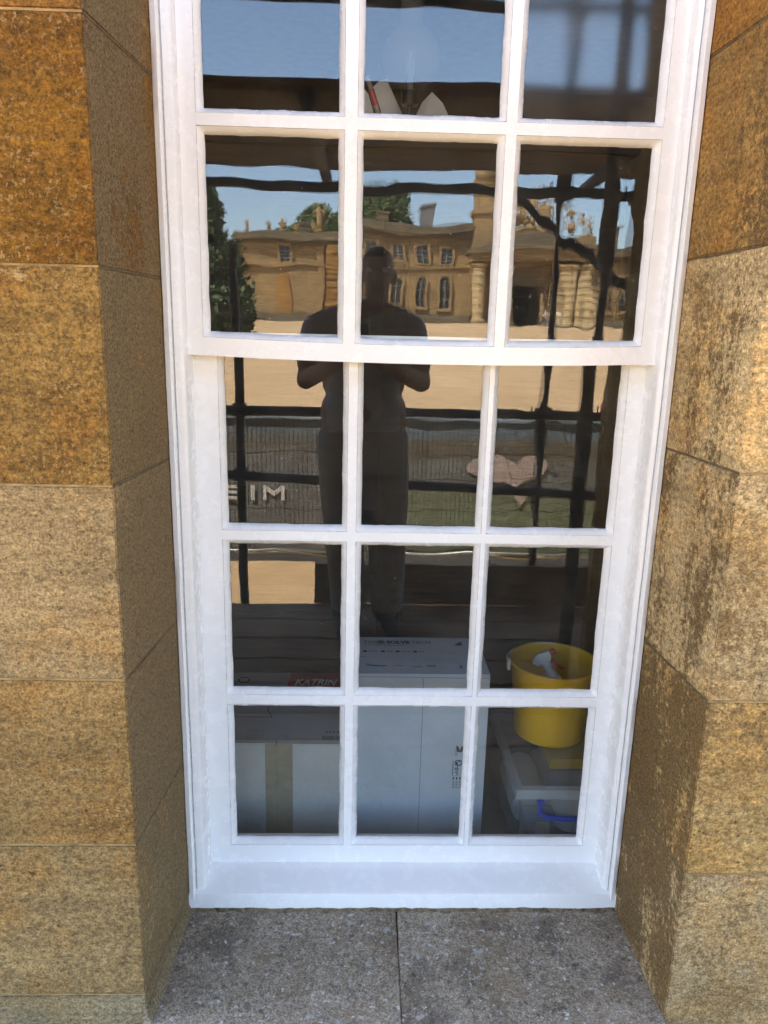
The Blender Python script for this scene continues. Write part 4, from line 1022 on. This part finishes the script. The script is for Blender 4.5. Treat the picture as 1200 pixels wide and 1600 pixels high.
    for k in range(4): bx('step', 'palace_grey', (-14-k*.3, 45, 0.5+k*0.5, 1.0+k*0.5+2.0*(k == 3)*0, g-.8, g+.15-k*0.17))
    return root
make_palace()

# ------------------------------------------------------------------ trees
def make_tree(name, label, base, crown, n, leaf, mat, seed, trunk_h, lr=0.3):
    t = thing(name, label, 'tree', base); rnd = random.Random(seed); b = MB()
    top = Vector((0, 0, crown[0][2]))
    b.tube([(0, 0, -0.3), (0.1, 0, trunk_h*.5), (0, 0.1, trunk_h), (0.1, 0, trunk_h*1.6)], [lr*1.3, lr, lr*.8, lr*.4], 10)
    for c in crown: b.tube([(0, 0.05, trunk_h*0.9), ((c[0])*.5, c[1]*.5, (trunk_h+c[2])*.5), (c[0], c[1], c[2])], [lr*.5, lr*.35, lr*.12], 7)
    b.obj('trunk', 'bark', t, True)
    V, F = [], []
    for c in crown:
        cnt = int(n*(c[3]*c[4]*c[5])**0.66/sum((q[3]*q[4]*q[5])**0.66 for q in crown))
        clumps = []
        for k in range(max(10, cnt//130)):
            d = Vector((rnd.gauss(0, 1), rnd.gauss(0, 1), rnd.gauss(0, 1))).normalized()*rnd.uniform(.55, 1.0); clumps.append(d)
        for k in range(cnt):
            d = rnd.choice(clumps)+Vector((rnd.gauss(0, 1), rnd.gauss(0, 1), rnd.gauss(0, 1)))*0.14
            p = Vector((c[0]+d.x*c[3], c[1]+d.y*c[4], c[2]+d.z*c[5]))
            a = Vector((rnd.gauss(0, 1), rnd.gauss(0, 1), rnd.gauss(0, .6))).normalized(); q = a.orthogonal().normalized(); q = (Matrix.Rotation(rnd.uniform(0, 6.28), 3, a) @ q)
            s = leaf*rnd.uniform(.6, 1.3); e = a.cross(q); i0 = len(V)
            V += [p+q*s, p+e*s*.5, p-q*s, p-e*s*.5]; F.append((i0, i0+1, i0+2, i0+3))
    me = bpy.data.meshes.new('crown'); me.from_pydata([tuple(v) for v in V], [], F); link('crown', me, mat, t)
make_tree('yew_tree', 'dark bushy tree at the left end of the palace, reflected in the left pane', (-9.8, -46, ground_z(-46)-.05), [(0.3, 0, 2.0, 2.5, 2.4, 2.2), (-0.2, 0, 4.5, 2.3, 2.2, 2.2), (-0.5, 0, 7.0, 1.8, 1.8, 1.8), (0.7, .3, 3.8, 1.6, 1.6, 1.8), (-3.4, 0, 3.6, 2.4, 2.2, 3.2)], 60000, 0.22, 'leaf_dark', 1, 2.0)
make_tree('lime_tree', 'tall light green tree rising behind the palace roof, near its middle', (2.4, -108, 3.6), [(-0.4, 0, 16.0, 3.6, 3, 3.3), (1.4, 0, 13.9, 3.0, 2.6, 2.8), (-1.9, 0, 13.8, 3.0, 2.4, 2.8), (-0.6, 0, 11.2, 4.2, 3, 2.6)], 24000, 0.3, 'leaf_light', 2, 7, .45)
make_tree('lime_tree', 'rounded green tree behind the left palace wing parapet', (-7.0, -108, 3.6), [(0.4, 0, 13.2, 3.2, 2.6, 2.3), (3.0, 0, 12.6, 2.6, 2.4, 2.2), (-2.6, 0, 11.6, 2.4, 2.4, 1.9)], 18000, 0.3, 'leaf_light', 3, 6, .4)
make_tree('lime_tree', 'far green tree beyond the right end of the palace', (46, -112, 3.6), [(0, 0, 9, 4, 3.5, 3.5), (4, 0, 8, 4, 3, 3)], 9000, 0.35, 'leaf_dark', 4, 5, .4)

# ------------------------------------------------------------------ people
def body_mesh(parts, voxel=0.009, smooth=3):
    """parts: list of ('limb',[(p,r),..]) or ('ell',c,(rx,ry,rz)[,rotmatrix]) fused into one skin"""
    b = MB()
    for q in parts:
        if q[0] == 'limb':
            pts = q[1]
            for p, r in pts: b.sphere(p, r, u=14, v=10)
            for (p, r), (p2, r2) in zip(pts[:-1], pts[1:]):
                b.tube([p, p2], [r, r2], 14)
        else:
            mt = Matrix.Translation(q[1]) @ (q[3].to_4x4() if len(q) > 3 else Matrix.Identity(4)) @ Matrix.Diagonal((*q[2], 1))
            bmesh.ops.create_uvsphere(b.b, u_segments=18, v_segments=12, radius=1, matrix=mt)
    me = b.mesh('tmp'); o = bpy.data.objects.new('tmp', me); COL.objects.link(o)
    r = o.modifiers.new('r', 'REMESH'); r.mode = 'VOXEL'; r.voxel_size = voxel
    s = o.modifiers.new('s', 'SMOOTH'); s.iterations = smooth; s.factor = 0.5
    dg = bpy.context.evaluated_depsgraph_get(); out = bpy.data.meshes.new_from_object(o.evaluated_get(dg))
    bpy.data.objects.remove(o)
    for p in out.polygons: p.use_smooth = True
    return out
V3 = Vector
def head_parts(c, s=1.0):
    """head centre c, facing +y"""
    c = V3(c)
    P = [('ell', c+V3((0, -.008, .02))*s, V3((.074, .092, .098))*s), ('ell', c+V3((0, .018, -.045))*s, V3((.058, .066, .072))*s), ('ell', c+V3((0, .055, -.095))*s, V3((.026, .02, .02))*s),
         ('limb', [(c+V3((0, .082, .012))*s, .010*s), (c+V3((0, .098, -.022))*s, .015*s)]), ('ell', c+V3((0, .078, -.062))*s, V3((.026, .012, .008))*s), ('ell', c+V3((0, .076, -.074))*s, V3((.022, .012, .008))*s),
         ('limb', [(c+V3((-.04, .072, .032))*s, .010*s), (c+V3((.04, .072, .032))*s, .010*s)]),
         ('limb', [(c+V3((0, -.015, -.07))*s, .055*s), (c+V3((0, -.03, -.15))*s, .058*s)])]
    for sg in (-1, 1): P.append(('ell', c+V3((sg*.078, -.012, -.012))*s, V3((.010, .02, .032))*s))
    return P
def photographer():
    px, py = 0.0, -1.93
    t = thing('person', 'person in blue-grey T-shirt and dark trousers photographing the window, seen as a reflection', 'person', (px, py, DZ))
    hc = V3((0.05, 0.0, 1.70))
    O = V3((px, py, DZ)); L = lambda p: V3(p)-O
    PC = CAM-CF*0.014-CR*0.018-CU*0.055            # centre of the phone
    def ph(r, u, f): return L(PC+CR*r+CU*u+CF*f)
    P = head_parts(hc)
    # torso: chest, ribs, belly, hips
    P += [('ell', V3((0, -.01, 1.40)), V3((.20, .115, .15))), ('ell', V3((0, -.01, 1.25)), V3((.20, .12, .19))), ('ell', V3((0, 0, 1.08)), V3((.205, .13, .17))), ('ell', V3((0, -.005, .95)), V3((.22, .13, .14))),
          ('limb', [(V3((-.17, -.015, 1.475)), .07), (V3((0, -.03, 1.51)), .075), (V3((.17, -.015, 1.475)), .07)])]
    for sg in (-1, 1):
        sh = V3((sg*.205, -.01, 1.455)); el = V3((sg*.262, .09, 1.235)); wr = ph(sg*.072, -.075, -.02)
        P.append(('limb', [(sh, .066), (sh.lerp(el, .5), .056), (el, .043)])); P.append(('limb', [(el, .043), (el.lerp(wr, .4), .041), (wr, .028)]))
        # loose short sleeve, flared at the hem
        P.append(('limb', [(sh, .074), (sh.lerp(el, .62), .068)]))
        palm = ph(sg*.058, -.035, -.004); P.append(('limb', [(wr, .028), (palm, .026), (ph(sg*.05, -.01, -.004), .022)]))
        for k in range(4):
            u0 = .008-.021*k; ln = (.9, 1.0, .95, .8)[k]
            P.append(('limb', [(ph(sg*.056, u0, .002), .0095), (ph(sg*.046, u0, .013), .009), (ph(sg*(.046-.022*ln), u0+.002, .0145), .0085), (ph(sg*(.046-.036*ln), u0+.003, .013), .0075)]))
        P.append(('limb', [(ph(sg*.062, -.03, -.012), .013), (ph(sg*.05, -.005, -.018), .0105), (ph(sg*.028, .012, -.016), .009)]))
    for sg in (-1, 1):
        hip = V3((sg*.095, 0, .90)); kn = V3((sg*.105+.02, .02, .50)); an = V3((sg*.10+.035, -.02, .10))
        P += [('limb', [(hip, .122), (hip.lerp(kn, .5), .112), (kn, .098), (kn.lerp(an, .35), .092), (an, .080)]),
              ('limb', [(an+V3((0, -.03, -.055)), .042), (an+V3((sg*.012, .10, -.062)), .040), (an+V3((sg*.018, .165, -.07)), .032)])]
    me = body_mesh(P, 0.0075, 3)
    for nm in ('skin', 'tshirt_blue', 'trousers_dark', 'shoe_black', 'hair_dark'): me.materials.append(M[nm])
    for p in me.polygons:
        c = p.center; mi = 0
        arm = abs(c.x) > .2 or c.y > .13
        if c.z < .10: mi = 3
        elif c.z < 1.0: mi = 2
        elif c.z < 1.535 and not (abs(c.x) < .085 and c.z > 1.505+0.3*abs(c.x)):
            mi = 1
            if c.y > .085 and abs(c.x) < .30 and (c.y > .125): mi = 0
            for sg in (-1, 1):
                sh = V3((sg*.205, -.01, 1.455)); el = V3((sg*.262, .09, 1.235)); d = el-sh; tt = (c-sh).dot(d)/d.dot(d)
                if c.x*sg > .17 and tt > .72: mi = 0
        h = c-hc
        if c.z > 1.60 and (h.z > .068 or (h.y < -.01+.25*max(0, h.z) and h.z > -.055 and abs(h.x) < .081 and not (abs(h.x) > .073 and -.045 < h.z < .022))): mi = 4
        p.material_index = mi
    link('body', me, [], t)
    b = MB()
    for sg in (-1, 1): b.sphere(hc+V3((sg*.032, .073, .012)), .0115, (1, .8, .8), 12, 8)
    b.obj('eyes', 'ink_white', t, True)
    # the phone
    f = thing('phone', 'black phone held up in both hands by the reflected person', 'phone', PC)
    f.matrix_world = Matrix.Translation(PC) @ Matrix((CR, CF, CU)).transposed().to_4x4()
    b = MB(); b.box(-.036, .036, -.004, .004, -.0735, .0735); b.bevel(.0035, 3); b.obj('case', 'phone_black', f)
    b = MB(); b.box(-.0335, .0335, -.0046, -.0041, -.070, .070); b.obj('screen', 'dark_pane', f)
    b = MB(); b.lathe([(.001, 0), (.007, 0), (.007, .0012), (.001, .0013)], (0, 0, 0), 16)
    for v in b.b.verts: v.co = V3((.018+v.co.x, .0041+v.co.z, .030+v.co.y))
    b.obj('lens_ring', 'black_metal', f)
photographer()

def walker(label, loc, rz, H, top, bottom, hair, stride=0.22, long_hair=False):
    t = thing('person', label, 'person', loc, rz); s = H/1.80; hc = V3((0, .01, 1.675))
    P = head_parts(hc)
    P += [('ell', V3((0, 0, 1.38)), V3((.165, .10, .14))), ('ell', V3((0, 0, 1.22)), V3((.145, .095, .16))), ('ell', V3((0, 0, 1.05)), V3((.15, .10, .13))), ('ell', V3((0, 0, .94)), V3((.165, .11, .11))), ('limb', [(V3((-.15, 0, 1.45)), .06), (V3((0, -.02, 1.49)), .07), (V3((.15, 0, 1.45)), .06)])]
    for sg in (-1, 1):
        sh = V3((sg*.185, 0, 1.44)); el = V3((sg*.225, -.04+sg*.06, 1.16)); wr = V3((sg*.215, .05+sg*.10, .93))
        P += [('limb', [(sh, .058), (el, .042), (wr, .029)]), ('limb', [(wr, .027), (wr+V3((0, .01, -.06)), .027), (wr+V3((-sg*.005, .02, -.10)), .018)])]
        for k in range(4): P.append(('limb', [(wr+V3((-.0, .035-.022*k, -.085)), .011), (wr+V3((-sg*.012, .042-.022*k, -.15)), .009)]))
        P.append(('limb', [(wr+V3((-sg*.01, .03, -.04)), .012), (wr+V3((-sg*.02, .055, -.09)), .010)]))
        hip = V3((sg*.09, 0, .90)); kn = V3((sg*.095, sg*stride*.55+.03, .50)); an = V3((sg*.09, sg*stride, .10+.02*(sg < 0)))
        P += [('limb', [(hip, .098), (kn, .066), (kn.lerp(an, .35), .064), (an, .045)]), ('limb', [(an+V3((0, -.03, -.06)), .037), (an+V3((0, .14, -.068)), .030)])]
    if long_hair: P += [('ell', hc+V3((0, -.05, -.06)), V3((.095, .06, .15))), ('ell', hc+V3((0, -.02, .035)), V3((.092, .10, .10)))]
    me = body_mesh(P, 0.014, 3)
    for nm in ('skin', top, bottom, 'shoe_black', hair): me.materials.append(M[nm])
    for p in me.polygons:
        c = p.center; h = c-hc; mi = 0
        if c.z < .10: mi = 3
        elif c.z < .99 and abs(c.x) < .19: mi = 2
        elif c.z < 1.52 and (abs(c.x) < .2 or c.z > 1.25): mi = 1
        if c.z > 1.45 and (h.z > .07 or (h.y < -.005+.2*max(0, h.z) and h.z > (-.22 if long_hair else -.05))): mi = 4
        p.material_index = mi
    link('body', me, [], t); t.scale = (s, s, s)
walker('person with bushy dark hair walking past beyond the banner fence, at the right', (5.52, -15.0, ground_z(-15)-.0), R_(60), 1.76, 'shirt_red', 'jeans', 'hair_dark', .2, True)
walker('far visitor in a white top walking before the palace gate arch', (17.2, -71, ground_z(-71)), R_(100), 1.75, 'shirt_white', 'jeans', 'hair_dark')
walker('far visitor in a white top right of the other before the gate arch', (18.3, -70, ground_z(-70)), R_(-80), 1.7, 'shirt_white', 'trousers_dark', 'hair_dark')
walker('far visitor in a red top before the right gate columns', (21.8, -71, ground_z(-71)), R_(20), 1.7, 'shirt_red', 'trousers_dark', 'hair_dark')
